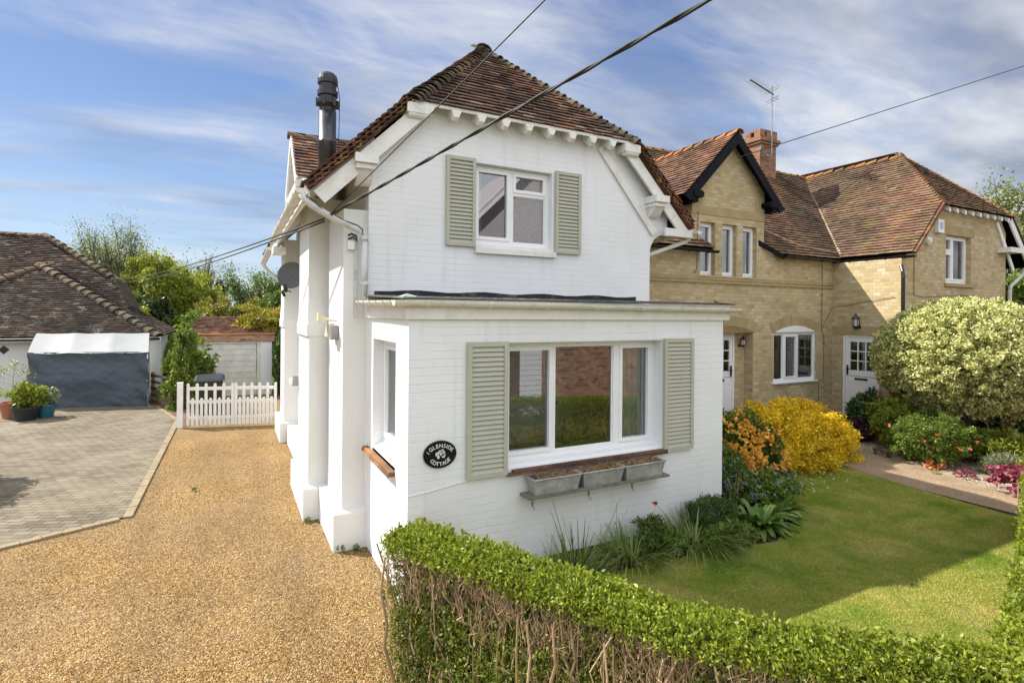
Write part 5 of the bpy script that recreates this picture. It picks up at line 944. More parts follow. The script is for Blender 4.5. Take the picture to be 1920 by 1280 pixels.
def hedge(name, label, C, width, zt, nleaf, nlow, ntwig, nstem, seed, near=1, leafy=False):
    """clipped hedge along centre line C: leafy top, twiggy flanks"""
    g = random.Random(seed); at, Ln = arcpts(C, 0); r = np.random.default_rng(seed); o = thing(name, label, 'hedge', tuple(C[0]))
    W = lambda t: width(t) if callable(width) else width
    pr = []
    for i in range(nstem):
        t = g.random(); c, d = at(t); s = d.cross(Vector((0,0,1))); off = g.uniform(-.42,.42)*W(t); p = c+s*off; z0 = gz(p.x, p.y)*.5-.02; pts = [Vector((p.x,p.y,z0))]; ln = Vector((g.gauss(0,.05), g.gauss(0,.05), 0))
        for k in range(1, 6): q = pts[-1]+Vector((g.gauss(0,.028), g.gauss(0,.028), (zt-.12-z0)/5))+ln*.4; pts.append(q)
        pr.append((pts, g.uniform(.005, .013)))
        if not leafy and i % 3 == 0: sh_ = s*near*.12*W(t); pr.append(([p_+sh_+Vector((g.gauss(0,.02),g.gauss(0,.02),0)) for p_ in pts], g.uniform(.007, .016)))
    for i in range(ntwig):
        t = g.random(); c, d = at(t); s = d.cross(Vector((0,0,1))); side = g.choice((1,1,1,-1))*near; off = side*(.5-g.random()**1.6*.5)*W(t); z = zt-.10-abs(g.gauss(0,.20)); a = c+s*off
        if noise.noise((a.x*7, a.y*7, z*5)) > .12: continue
        q = Vector((a.x, a.y, z)); v = Vector((g.gauss(0,.32), g.gauss(0,.32), g.uniform(.5,1.1))).normalized(); pts = [q]; L_ = g.uniform(.03,.075)
        for k in range(g.randint(2, 4)): v = (v+Vector((g.gauss(0,.34), g.gauss(0,.34), g.gauss(.25,.25)))).normalized(); pts.append(pts[-1]+v*L_)
        if max(p.z for p in pts) < zt-.04: pr.append((pts, g.uniform(.0012, .0032)))
    for i in range(0 if leafy else int(nstem*2)):
        t = g.random(); c, d = at(t); s = d.cross(Vector((0,0,1))); p = c+s*g.uniform(-.45,.5)*W(t)*near+Vector((0,0,g.uniform(.25, zt-.35))); v = Vector((g.gauss(0,.3), g.gauss(0,.3), g.uniform(.5,1))).normalized()*g.uniform(.12,.28); pr.append(([p, p+v*.5+Vector((g.gauss(0,.02),g.gauss(0,.02),0)), p+v], g.uniform(.003,.008)))
    obj('branches', twigs(pr, 0, 5), M_TWIG, o, smooth=True)
    # leafy top in shoots
    n = nleaf; ts = r.random(n//9); P = []
    base = []
    for t in ts:
        c, d = at(float(t)); s = d.cross(Vector((0,0,1))); w_ = W(float(t)); off = r.uniform(-.54,.54)*w_; edge = abs(off)/(w_*.5); ht = zt+.025*noise.noise((c.x*3, c.y*3, 1))-.05*max(0, edge-.7)/.3
        base.append((c.x+s.x*off, c.y+s.y*off, ht-abs(r.normal(0,.018))-.005, edge))
    B = np.array(base)[:, :3]; k = r.integers(0, len(B), n); P = B[k]+r.normal(0, 1, (n, 3))*np.array([.016,.016,.022])
    q = []      # stray upright shoots
    for i in range(len(B)//14):
        b_ = B[g.randrange(len(B))]; hs_ = g.uniform(.03, .085); q += [(b_[0]+g.gauss(0,.004), b_[1]+g.gauss(0,.004), b_[2]+hs_*u_) for u_ in (.2,.35,.5,.65,.8,.9,1.) for _ in (0,1)]
    P = np.concatenate([P, np.array(q)]); leaves_mesh('foliage', P, .027, L_HEDGE, o, up=.85, ratio=.5)
    if not leafy:      # near-black leaves added inside, the dark of the gaps put into their colour
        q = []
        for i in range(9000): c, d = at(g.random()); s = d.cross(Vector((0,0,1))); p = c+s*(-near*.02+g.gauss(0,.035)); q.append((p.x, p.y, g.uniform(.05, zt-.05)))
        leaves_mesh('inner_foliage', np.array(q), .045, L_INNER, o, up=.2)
    # clusters in the flanks
    m = max(1, nlow//14); base = []
    for i in range(m):
        t = float(r.random()); c, d = at(t); s = d.cross(Vector((0,0,1))); w_ = W(t)
        if leafy: side = -near if r.random() < .75 else near; off = side*(.5-.10*r.random())*w_; z = r.uniform(.26, zt-.03)
        else: side = near if r.random() < .7 else -near; off = side*(.5-.45*r.random())*w_; z = r.uniform(.05, zt-.36) if r.random() < .66 else r.uniform(.3, zt-.1)
        base.append((c.x+s.x*off, c.y+s.y*off, z))
    B = np.array(base); k = r.integers(0, len(B), nlow); P = B[k]+r.normal(0, .026, (nlow, 3))
    leaves_mesh('lower_foliage', P, .027, L_HEDGE if leafy else L_HEDGE3, o, up=.3, ratio=.5)
    return o
HZ = 1.17
hedge('privet_hedge', 'near clipped privet hedge with bright leafy top and bare twiggy side', [(1.13,3.96,0),(1.68,2.92,0),(2.03,2.26,0),(2.34,1.86,0),(2.74,1.46,0),(3.12,1.20,0),(3.6,.92,0)], lambda t: .35-.06*t, HZ, 50000, 46000, 10500, 150, 5, near=1)
hedge('privet_hedge', 'leafy privet hedge along the right edge of the lawn', [(3.45,1.02,0),(4.3,1.28,0),(5.2,1.58,0),(7.0,2.22,0),(8.75,2.84,0)], lambda t: .50-.22*t, HZ+.03, 60000, 80000, 300, 40, 6, near=1, leafy=True)
def shrub(name, label, c, r, n, size, mat, cat='shrub', bottom=-.9, clumps=90, cl=.2, shell=.8, up=.3, ratio=.5, seed=1, stems=10, lump=.08, core=True, group=None, fol='foliage', fold=.25):
    o = thing(name, label, cat, (c[0], c[1], c[2]-r[2]), group); P = blob_points(c, r, n, clumps, shell, cl, bottom, seed, lump=lump); sz = np.full(len(P), float(size))
    if core and n > 1500:      # denser inner leaves so the bush is not see-through
        q = np.random.default_rng(seed+500); d = q.normal(size=(int(n*.7), 3)); d /= np.linalg.norm(d, axis=1)[:, None]; d = d[d[:, 2] > bottom-.08]; Pi = np.array(c)+d*np.array(r)*q.uniform(.62, .93, len(d))[:, None]; P = np.concatenate([P, Pi]); sz = np.concatenate([sz, np.full(len(Pi), size*1.45)])
    leaves_mesh(fol, P, sz, mat, o, up=up, ratio=ratio, fold=fold)
    g = random.Random(seed); pr = []; b = Vector((c[0], c[1], c[2]-r[2]))
    for i in range(stems):
        a = g.uniform(0, 6.28); e = Vector(c)+Vector((math.cos(a)*r[0]*g.uniform(.2,.8), math.sin(a)*r[1]*g.uniform(.2,.8), r[2]*g.uniform(-.1,.7))); pr.append(([b+Vector((math.cos(a),math.sin(a),0))*.06, b.lerp(e,.5)+Vector((0,0,.05)), e], max(.006, .012*r[2]*1.2)))
    if stems: obj('stems', twigs(pr, 0, 5), M_TWIG, o)
    return o
def flowers(o, c, r, n, size, mat, seed, zmin=-.3, name='flowers', petals=5, dirbias=(0,0,0), shell=1.0, clustered=0):
    g = np.random.default_rng(seed); k = n if not clustered else n//clustered; d = g.normal(size=(k, 3)); d[:, 2] = np.abs(d[:, 2])*.8+zmin*g.random(k)*1.2; d /= np.linalg.norm(d, axis=1)[:, None]; P = np.array(c)+d*np.array(r)*shell
    if clustered: P = np.repeat(P, clustered, 0)+g.normal(0, size*.8, (k*clustered, 3)); d = np.repeat(d, clustered, 0)
    Q = np.repeat(P, petals, 0); D = np.repeat(d, petals, 0); return leaves_mesh(name, Q, size, mat, o, up=.0, ratio=.7, dirs=D*.9)
# garden plants
L_YEL = LM('golden_leaves', [(0,(.44,.30,.012)),(.5,(.80,.58,.018)),(.9,(.93,.74,.05)),(1,(.58,.56,.05))], .3, tint=(1.1,1,.4), patch=.85)
shrub('golden_spirea', 'big golden yellow mounded shrub on the lawn edge beside the brick house', (8.35,6.15,.45), (1.66,.85,.82), 30000, .042, L_YEL, clumps=240, cl=.11, shell=.93, lump=.05, seed=11, bottom=-.75)
L_AZG = LM('azalea_leaves', [(0,(.06,.10,.02)),(1,(.20,.26,.05))]); L_AZF = LM('orange_petals', [(0,(.80,.38,.04)),(.6,(.92,.56,.09)),(1,(.95,.70,.18))], .3, tint=(1,.8,.5), patch=.9)
o = shrub('orange_azalea', 'green azalea covered in orange flowers beside the white extension wall', (6.80,5.72,.62), (.66,.58,.62), 7500, .06, L_AZG, clumps=90, cl=.2, seed=12); flowers(o, (6.80,5.72,.62), (.68,.60,.63), 910, .055, L_AZF, 5, clustered=7)
L_VAR = LM('variegated_leaves', [(0,(.10,.15,.04)),(.35,(.36,.40,.12)),(.6,(.78,.76,.36)),(1,(.90,.86,.54))], .4, patch=.92, tint=(1.05,1.05,.8))
o = shrub('variegated_holly', 'large round cream and green variegated bush on a short trunk', (12.1,5.05,2.0), (1.52,1.42,1.08), 90000, .050, L_VAR, 'tree', clumps=1400, cl=.06, shell=.97, lump=.014, seed=13, bottom=-.93, stems=0)
pr = [([Vector((11.9,5.0,.25)), Vector((11.85,4.95,.8)), Vector((11.95,5.0,1.35)), Vector((12,5.05,1.9))], .11)]+[([Vector((11.88,4.97,.9+.05*i)), Vector((11.9+.55*math.cos(i*1.05),5+.5*math.sin(i*1.05),1.45)), Vector((12+1.1*math.cos(i*1.05),5+1.0*math.sin(i*1.05),1.9))], .05) for i in range(7)]
obj('trunk', twigs(pr, 0, 8), M_BARK, o, smooth=True)
L_G1 = LM('mid_green_leaves', [(0,(.05,.10,.02)),(.6,(.13,.20,.04)),(1,(.25,.30,.08))]); L_G2 = LM('dark_green_leaves', [(0,(.03,.07,.018)),(.7,(.08,.15,.035)),(1,(.17,.23,.07))], .2); L_G3 = LM('fresh_green_leaves', [(0,(.08,.14,.02)),(.6,(.18,.25,.04)),(1,(.30,.36,.08))])
L_RED = LM('coral_petals', [(0,(.55,.07,.04)),(1,(.75,.2,.12))], .25, tint=(1,.7,.6)); L_PUR = LM('purple_leaves', [(0,(.04,.012,.02)),(1,(.12,.035,.05))], .2, tint=(1,.6,.7))
L_PINK = LM('plum_pink_leaves', [(0,(.16,.025,.05)),(.5,(.34,.07,.12)),(1,(.52,.18,.22))], .2, tint=(1,.7,.7)); L_GREY = LM('grey_green_leaves', [(0,(.12,.15,.08)),(1,(.30,.32,.20))])
L_YG = LM('yellow_green_leaves', [(0,(.14,.19,.02)),(.6,(.28,.33,.04)),(1,(.42,.44,.08))], .35)
o = shrub('potentilla_shrub', 'airy green shrub dotted with coral flowers in front of the round bush', (10.75,5.02,.66), (.62,.6,.42), 13000, .032, L_G3, clumps=130, cl=.15, seed=14, lump=.12); flowers(o, (10.75,5.02,.66), (.66,.63,.45), 9, .045, L_RED, 8)
shrub('rhododendron', 'dark glossy rounded shrub in front of the stable door', (12.05,6.75,.66), (.52,.42,.42), 3600, .10, L_G2, clumps=36, cl=.26, seed=15, ratio=.36); shrub('rhododendron', 'second dark shrub between the stable door and the downpipe', (12.5,6.15,.70), (.50,.4,.45), 3400, .10, L_G2, clumps=36, cl=.26, seed=16, ratio=.36)
shrub('rhododendron', 'small glossy shrub right of the purple foliage', (11.75,6.15,.58), (.4,.35,.3), 2400, .08, L_G1, clumps=30, cl=.26, seed=17)
shrub('purple_barberry', 'low dark purple shrub at the end of the golden bush', (10.95,6.45,.50), (.36,.36,.20), 2400, .05, L_PUR, clumps=40, seed=18, lump=.15)
o = shrub('pieris', 'leggy green shrub with pink young shoots beside the potentilla', (11.15,5.75,.78), (.42,.38,.46), 3400, .075, L_YG, clumps=34, cl=.24, seed=19, lump=.2); flowers(o, (11.3,5.85,.95), (.38,.32,.42), 21, .08, LM('pale_pink_shoots', [(0,(.34,.14,.12)),(1,(.5,.28,.22))], .2), 9, name='pink_shoots', clustered=3)
shrub('shade_fern', 'dark ferny plant under the round bush', (13.2,4.7,.62), (.75,.6,.38), 5200, .11, L_G2, clumps=50, cl=.22, seed=20, ratio=.3); shrub('shade_fern', 'second dark leafy plant under the right of the round bush', (12.9,4.0,.55), (.6,.5,.34), 4200, .09, L_G1, clumps=40, cl=.22, seed=21, ratio=.35)
shrub('lady_mantle', 'yellow green leafy clump beside the right bed', (11.6,4.35,.55), (.42,.4,.30), 2600, .07, L_YG, clumps=30, cl=.26, seed=22); shrub('lavender_clump', 'grey green feathery clump by the plum heuchera', (10.85,3.98,.42), (.34,.34,.20), 3200, .05, L_GREY, clumps=50, seed=23, ratio=.16, up=.9)
shrub('lavender_clump', 'soft green feathery clump near the hedge end', (10.75,3.55,.46), (.30,.32,.24), 3200, .06, L_YG, clumps=50, seed=24, ratio=.14, up=1.0); shrub('heather_tuft', 'small grey brown tuft at the path edge', (10.35,5.52,.36), (.17,.16,.09), 900, .03, LM('heather', [(0,(.16,.11,.07)),(1,(.28,.2,.15))]), clumps=24, seed=25, stems=0)
shrub('plum_heuchera', 'plum pink heuchera clump beside the right hedge', (9.98,3.52,.42), (.27,.32,.20), 1300, .062, L_PINK, clumps=60, seed=26, ratio=.95, up=.7, stems=0, fold=.08, bottom=-.5); shrub('plum_heuchera', 'tiny crimson heuchera on the chippings by the path', (10.22,4.28,.30), (.12,.12,.05), 60, .055, L_PINK, clumps=24, seed=27, ratio=.95, up=.7, stems=0, fold=.08)
shrub('coral_heuchera', 'small coral orange heuchera at the foot of the potentilla', (10.36,4.75,.31), (.13,.12,.06), 80, .06, LM('coral_leaves', [(0,(.42,.10,.05)),(1,(.62,.28,.12))], .2), clumps=24, seed=28, ratio=.9, up=.7, stems=0, fold=.08)
shrub('yellow_weed', 'tiny yellow green weed at the path edge', (10.05,4.6,.28), (.06,.06,.03), 70, .03, L_YG, clumps=12, seed=29, stems=0)
st = thing('tall_spurge', 'tall single stemmed plant with pale leaf whorls in the right bed', 'plant', (11.75,4.6,.3)); pr = []; P = []
for k, (x, y, h) in enumerate(((11.75,4.6,1.15),(11.95,4.4,.8),(11.5,4.2,.6))):
    pr.append(([Vector((x,y,.25)), Vector((x+.02,y,.25+h*.5)), Vector((x,y+.02,.25+h))], .008)); P += [(x+random.gauss(0,.03), y+random.gauss(0,.03), .25+h*q+random.gauss(0,.015)) for q in (.45,.6,.75,.88,1) for _ in range(16)]
obj('stems', twigs(pr, 0, 5), M_TWIG, st); leaves_mesh('foliage', np.array(P), .09, LM('pale_whorl_leaves', [(0,(.22,.24,.08)),(.7,(.40,.38,.16)),(1,(.50,.25,.18))]), st, up=.1, ratio=.45)
# strap and broad leaved plants by the wall
def blades(name, label, c, n, ln, wd, mat, spread=.2, droop=1.0, seed=1, cat='plant', lean=(0,-.2), segs=6, group=None, upright=.6):
    g = random.Random(seed); mb = MB(); o = thing(name, label, cat, c, group)
    for i in range(n):
        a = g.uniform(0, 6.28); b = Vector(c)+Vector((math.cos(a), math.sin(a), 0))*spread*math.sqrt(g.random()); d = Vector((math.cos(a)*.8+lean[0], math.sin(a)*.8+lean[1], 0)); L_ = ln*g.uniform(.6,1.15); up = g.uniform(upright, upright+.9); vs = []; s = d.cross(Vector((0,0,1))).normalized() if d.length > .01 else Vector((1,0,0))
        for k in range(segs+1):
            t = k/segs; p = b+d*L_*t*.75+Vector((0,0,L_*(up*t-droop*t*t*.9))); p.z = max(p.z, gz(p.x, p.y)+.01); w_ = wd*(math.sin(math.pi*min(1, t*.8+.12))**.7 if wd > .02 else (1-t)**.6)*.5; fold = Vector((0,0,w_*.5)); vs += [p-s*w_+fold, p, p+s*w_+fold]
        mb.add(vs, [(3*k+j, 3*k+j+1, 3*k+j+4, 3*k+j+3) for k in range(segs) for j in (0, 1)])
    obj('leaves', mb, mat, o, smooth=True); return o
L_STRAP = LM('strap_leaves', [(0,(.09,.15,.03)),(.6,(.20,.28,.06)),(1,(.36,.40,.14))], .3)
blades('strap_leaf_clump', 'arching strap leaved clump at the lawn edge by the white wall', (4.55,4.36,.25), 420, .46, .014, L_STRAP, .34, .9, 31); blades('strap_leaf_clump', 'arching grassy clump further left along the white wall', (3.72,4.40,.25), 330, .36, .013, L_STRAP, .32, .8, 32)
blades('strap_leaf_clump', 'thin upright iris blades near the hedge and white wall', (3.15,4.52,.25), 26, .48, .014, L_STRAP, .28, .25, 33, upright=1.0); blades('strap_leaf_clump', 'low leafy tuft behind the middle of the near hedge', (2.95,4.40,.25), 200, .28, .014, L_STRAP, .32, .6, 38)
shrub('feathery_poppy_foliage', 'ferny dark green poppy foliage against the white wall', (4.98,4.55,.42), (.34,.22,.22), 3600, .05, L_G2, clumps=50, seed=34, ratio=.14, up=.8); shrub('bedding_perennial', 'low leafy patch between the two arching clumps', (4.15,4.42,.31), (.28,.2,.13), 1600, .06, L_G1, clumps=30, seed=36, ratio=.4, stems=0); shrub('bedding_perennial', 'low green patch at the lawn edge below the ferny poppy foliage', (4.98,4.25,.31), (.30,.2,.14), 1800, .06, L_G3, clumps=30, seed=37, ratio=.4, stems=0)
shrub('poppy_foliage', 'smaller leafy poppy plant left of the ferny foliage', (4.12,4.58,.37), (.16,.14,.14), 900, .06, L_G1, clumps=24, seed=35, ratio=.3)
o = thing('orange_poppy', 'single orange poppy on a thin stem against the white wall', 'flower', (4.17,4.62,.25)); obj('stem', twigs([([Vector((4.17,4.62,.3)), Vector((4.18,4.6,.5)), Vector((4.175,4.6,.68))], .003)], 0, 5), M_TWIG, o); q = np.repeat(np.array([[4.175,4.6,.67]]), 9, 0); leaves_mesh('petals', q, .042, LM('poppy_petals', [(0,(.70,.10,.02)),(1,(.85,.22,.05))], .3, tint=(1,.7,.5)), o, up=.8, ratio=1.1)
o = thing('dry_seed_stems', 'few tall thin dry seed stems in front of the white wall', 'plant', (3.5,4.6,.25)); obj('stems', twigs([([Vector((x,4.6,.25)), Vector((x+.01,4.58,.25+h*.5)), Vector((x+.015,4.59,.25+h))], .0035) for x, h in ((3.05,.42),(3.42,.34),(3.62,.52),(2.82,.36))], 0, 5), L_STRAP, o)
L_BROAD = LM('broad_leaves', [(0,(.06,.12,.02)),(.6,(.14,.23,.045)),(1,(.25,.34,.09))], .25, rough=.35)
for x, y, sc, sd, l in ((5.55,4.35,1,41,'large broad leaved plant at the corner of the white extension'),(6.1,4.55,.85,42,'broad leaved plant to the right of the corner plant'),(6.0,5.15,1.0,43,'taller broad leaved plant behind the forget-me-nots'),(7.35,5.5,.8,44,'broad leaved plant under the azalea and golden shrub')):
    blades('broad_leaf_plant', l, (x,y,gz(x,y)), int(62*sc), .40*sc, .085, L_BROAD, .13, .75, sd, segs=5, group=None, upright=.45)
shrub('leafy_perennial', 'green leafy perennial behind the corner of the white extension', (5.95,5.45,.62), (.40,.36,.42), 3000, .075, L_G1, clumps=40, cl=.25, seed=45)
L_BLUE = LM('blue_petals', [(0,(.26,.34,.58)),(1,(.46,.54,.80))], .2, tint=(.7,.8,1)); o = shrub('forget_me_nots', 'drift of small blue forget-me-nots beside the lawn', (6.35,4.95,.44), (.50,.42,.22), 3600, .04, L_G3, clumps=60, seed=46); flowers(o, (6.35,4.95,.50), (.54,.46,.24), 220, .014, L_BLUE, 6, clustered=4)
o = shrub('forget_me_nots', 'second drift of blue forget-me-nots along the extension corner', (5.85,4.95,.55), (.22,.30,.30), 1400, .04, L_G1, clumps=40, seed=47); flowers(o, (5.85,4.95,.58), (.24,.32,.32), 140, .014, L_BLUE, 7, clustered=4)
# grass blades on the lawn, daisies
def in_poly(x, y, P):
    c = np.zeros(len(x), bool); j = len(P)-1
    for i in range(len(P)):
        xi, yi = P[i]; xj, yj = P[j]; c ^= ((yi > y) != (yj > y)) & (x < (xj-xi)*(y-yi)/(yj-yi+1e-12)+xi); j = i
    return c
LP_ = [(1.7,4.45),(3.4,4.22),(4.6,4.15),(5.4,4.0),(6.1,4.3),(6.6,5.0),(7.6,5.5),(8.6,5.95),(9.0,5.35),(8.88,4.2),(8.8,3.1),(8.8,2.8),(5.2,1.62),(3.6,1.05),(3.1,1.2),(2.7,1.5),(2.05,2.25),(1.7,2.9)]
x = RNG.uniform(1.5, 9.1, 260000); y = RNG.uniform(1, 6, 260000); k = in_poly(x, y, LP_); x, y = x[k], y[k]; z = .25*np.clip((x-1.5)/1.2, 0, 1)+.07*np.maximum(0, y-4.9)+.004
P = np.stack([x, y, z], 1); d = RNG.normal(0, .6, (len(x), 3)); d[:, 2] = 1; d /= np.linalg.norm(d, axis=1)[:, None]; h = RNG.uniform(.010, .028, len(x))[:, None]; s = np.cross(d, RNG.normal(size=(len(x), 3))); s /= np.linalg.norm(s, axis=1)[:, None]
V = np.stack([P-s*.0022, P+s*.0022, P+d*h], 1).reshape(-1, 3)
t = NT('grass_blades'); c = t.ramp(t.isl(), [(0,(.17,.26,.022)),(.6,(.34,.41,.055)),(.9,(.48,.46,.11)),(1,(.64,.54,.24))]); c = t.mix(1, c, t.ramp(t.noise(1.5, 7, .62, dist=.4), [(.34, (.55,.72,.5)), (.66, (1.4,1.15,1.5))]), 'MULTIPLY')
o = link('grass', mesh_np('grass', V, len(x), 3), t.set(c, .8, .15)); o['kind'] = 'stuff'; tag(o, 'short mown grass blades on the lawn', 'grass')
x = RNG.normal(7.9, .45, 60); y = RNG.normal(5.15, .22, 60); k = in_poly(x, y, LP_); x, y = x[k], y[k]; P = np.stack([x, y, .25+.07*np.maximum(0, y-4.9)+.03], 1)
o = link('fallen_petals', leaves_mesh('fallen_petals', np.repeat(P, 2, 0), .018, paint('white_petals', (.75,.75,.6), .7), None, up=.0, ratio=.9).data, None); bpy.data.objects.remove([q for q in bpy.data.objects if q.data is o.data and q is not o][0]); o['kind'] = 'stuff'; tag(o, 'scattered pale petals on the shaded lawn', 'petals')
# small gravel stones lying loose, drawn large enough to cast shadows
n = 26000; x = RNG.uniform(-5, 2.2, n); y = RNG.uniform(2.0, 11, n)
DP = [(-5,2.0),(2.2,2.0),(1.6,3.3),(1.42,4.8),(1.42,6.4),(1.02,6.42),(1.02,7.6),(.83,7.62),(.83,9.4),(1.0,11),(-1.18,11),(-1.18,8.7),(-2.4,8.22),(-5,7.15)]
k = in_poly(x, y, DP); x, y = x[k], y[k]; n = len(x); r_ = RNG.uniform(.004, .0095, n)[:, None]; c0 = np.stack([x, y, np.full(n, .0)], 1)
def tet(c, r):
    u = RNG.normal(size=(len(c), 3)); u /= np.linalg.norm(u, axis=1)[:, None]; v = np.cross(u, RNG.normal(size=(len(c), 3))); v /= np.linalg.norm(v, axis=1)[:, None]; w = np.cross(u, v)
    A, B, C, D, E_, F_ = c+u*r, c-u*r, c+v*r*.8, c-v*r*.8, c+w*r*.6, c-w*r*.6
    return np.stack([A,C,E_, C,B,E_, B,D,E_, D,A,E_, C,A,F_, B,C,F_, D,B,F_, A,D,F_], 1)
V = tet(c0+np.array([0,0,.003]), r_); me = mesh_np('loose_stones', V.reshape(-1, 3), n*8, 3)
t = NT('loose_stone'); q = t.n('ShaderNodeTexVoronoi'); q.inputs['Scale'].default_value = 35; t.l(t.pos(), q.inputs['Vector']); sp = t.n('ShaderNodeSeparateColor'); t.l(q.outputs['Color'], sp.inputs[0]); 
o = link('loose_stones', me, t.set(t.ramp(sp.outputs[0], [(0,(.10,.048,.015)),(.5,(.26,.15,.055)),(.85,(.38,.26,.12)),(1,(.54,.46,.33))]), .8, .25)); o['kind'] = 'stuff'; tag(o, 'loose golden gravel stones on the drive', 'gravel')
for i, (x, y, s_) in enumerate(((1.12,6.40,.05),(.90,7.55,.03),(1.3,6.42,.035),(-.5,9.6,.03))): shrub('gravel_weed', ['small green weed at the foot of the nearest buttress','tiny weed between the two near buttresses','weed in the corner of the extension and buttress','tiny weed in the middle of the gravel drive'][i], (x,y,.02+s_*.5), (s_,s_,s_*.7), 60, .03, L_G1, clumps=10, seed=60+i, stems=0)
# potted plants by the bungalow
def pot(label, c, r, h, mat): o = thing('flower_pot', label, 'flower pot', c); mb = MB(); mb.lathe(c, [(r*.75,0),(r*.98,h*.86),(r*1.06,h*.86),(r*1.06,h),(r*.92,h),(r*.88,h*.9)], 20); mb.smooth = False; obj('pot', mb, mat, o); mb = MB(); mb.lathe((c[0],c[1],c[2]+h*.88), [(r*.9,0),(r*.2,.02)], 16); obj('soil', mb, M_COMPOST, o)
pot('wide black plastic pot in front of the bungalow', (-4.55,17.6,0), .28, .36, M_BIN); pot('teal glazed pot right of the black pot', (-4.22,17.85,0), .21, .36, paint('teal_glaze', (.02,.12,.16), .25, .2, 5, .6)); pot('terracotta pot behind the black pot', (-4.95,18.1,0), .24, .42, paint('terracotta', (.36,.14,.08), .8))
shrub('potted_shrub', 'variegated yellow green shrub spilling from the black pot', (-4.5,17.7,.58), (.38,.32,.26), 2400, .06, L_YG, clumps=40, cl=.25, seed=70, lump=.15); shrub('potted_shrub', 'olive green shrub in the teal pot beside the tarpaulin', (-4.2,17.9,.52), (.24,.22,.2), 1300, .06, L_GREY, clumps=34, cl=.25, seed=71, lump=.15)
o = thing('tall_potted_sapling', 'tall yellow leaved sapling in the terracotta pot', 'plant', (-4.95,18.1,.4)); pr = [([Vector((-4.95,18.1,.4)), Vector((-4.93,18.1,.9)), Vector((-4.9,18.05,1.38))], .01)]+[([Vector((-4.94,18.1,z)), Vector((-4.94+dx,18.1+dy,z+.12))], .005) for z, dx, dy in ((.6,-.3,0),(.85,-.35,.05),(.8,.25,0),(1.05,-.2,.1),(1.1,.2,0))]; obj('stems', twigs(pr, 0, 4), M_TWIG, o)
P = np.concatenate([np.array(p[0][-1])+RNG.normal(0, .07, (40, 3)) for p in pr]); leaves_mesh('foliage', P, .06, L_YG, o, up=.2)
# ivy shrub by the rail fence, photinia and others around the far garage
shrub('climbing_shrub', 'tall loose green shrub between rail fence and white gates', (-1.22,18.0,.95), (.42,.42,1.15), 9000, .085, L_G3, clumps=90, cl=.2, seed=72, lump=.22, core=False); shrub('climbing_shrub', 'straggling branches leaning across the white garage door', (-.85,18.9,.9), (.42,.4,.7), 2200, .085, L_G3, clumps=46, cl=.2, seed=73, lump=.3)
shrub('photinia', 'yellow and copper shrub over the far garage roof', (1.1,21.3,2.15), (1.0,.7,.62), 8000, .09, LM('copper_leaves', [(0,(.18,.21,.03)),(.6,(.40,.36,.05)),(.9,(.50,.34,.07)),(1,(.46,.20,.08))]), clumps=80, cl=.2, seed=74, lump=.18); shrub('photinia', 'dark green shrub between the far garage and white cottage', (1.75,19.6,1.0), (.5,.5,1.3), 7000, .09, L_G2, clumps=80, seed=75)
# made-up bush added out of frame to cast the round shadow on the paving
shrub('shadow_caster_bush', 'unseen round bush added outside the left edge to cast a shadow', (-4.75,11.75,1.0), (1.0,1.0,1.05), 14000, .06, L_G1, clumps=200, cl=.12, shell=.9, seed=76)
def tree(name, label, base, h, c, r, n, size, mat, seed, nmain=8, nsub=4, trunk=.4, spread=None, r0=.18, clumps=70, cl=.24, shell=.55, up=.2, tips=False, lump=.12, tipr=.35, bottom=-.75, group=None):
    o = thing(name, label, 'tree', base, group); br, tp = branch_set(base, h, spread or max(r[0], r[1]), nmain, nsub, trunk, r0, seed); obj('trunk', twigs(br, 0, 5), M_BARK, o, smooth=True); g = np.random.default_rng(seed)
    if tips: T = np.array([tuple(t) for t in tp]); k = g.integers(0, len(T), n); P = T[k]+g.normal(0, tipr, (n, 3))
    else: P = blob_points(c, r, n, clumps, shell, cl, bottom, seed, lump=lump)
    leaves_mesh('crown', P, size, mat, o, up=up, ratio=.6); return o
L_T1 = LM('oak_spring_leaves', [(0,(.18,.22,.03)),(.5,(.32,.36,.055)),(1,(.46,.48,.10))], .45); L_T2 = LM('sparse_leaves', [(0,(.16,.19,.06)),(1,(.32,.34,.14))]); L_T3 = LM('golden_conifer', [(0,(.12,.13,.02)),(.6,(.27,.26,.04)),(1,(.40,.36,.06))], .25); L_T4 = LM('dark_conifer', [(0,(.02,.04,.012)),(1,(.07,.10,.03))], .15); L_TP = LM('copper_beech', [(0,(.05,.02,.03)),(1,(.14,.05,.06))], .25)
tree('bare_ash_tree', 'tall fan shaped tree in sparse new leaf behind the bungalow roof', (-7.0,45,-1), 8.3, (-7.0,45,6), (2.4,2,2.2), 15000, .10, L_T2, 3, nmain=22, nsub=9, trunk=.42, spread=1.95, r0=.12, tips=True, tipr=.34)
tree('broadleaf_tree', 'rounded yellow green tree right of the sparse tree', (-5.0,43,-1), 6.2, (-4.75,43,3.7), (2.3,2,2.3), 15000, .20, L_T1, 4, clumps=110, seed_=0) if False else tree('broadleaf_tree', 'rounded yellow green tree right of the sparse tree', (-4.8,43,-1), 6.0, (-4.75,43,3.6), (2.2,2,2.35), 15000, .20, L_T1, 4, clumps=110)
tree('broadleaf_tree', 'second rounded green tree nearer the copper beech', (-2.6,44,-1), 5.6, (-2.6,44,3.2), (2.0,2,2.15), 13000, .20, L_T1, 5, clumps=100); tree('broadleaf_tree', 'small twiggy tree showing above the two rounded trees', (-3.0,50,-1), 7.2, (-3.0,50,4.6), (1.8,1.5,1.6), 1800, .16, L_T2, 6, nmain=12, nsub=6, spread=1.8, tips=True)
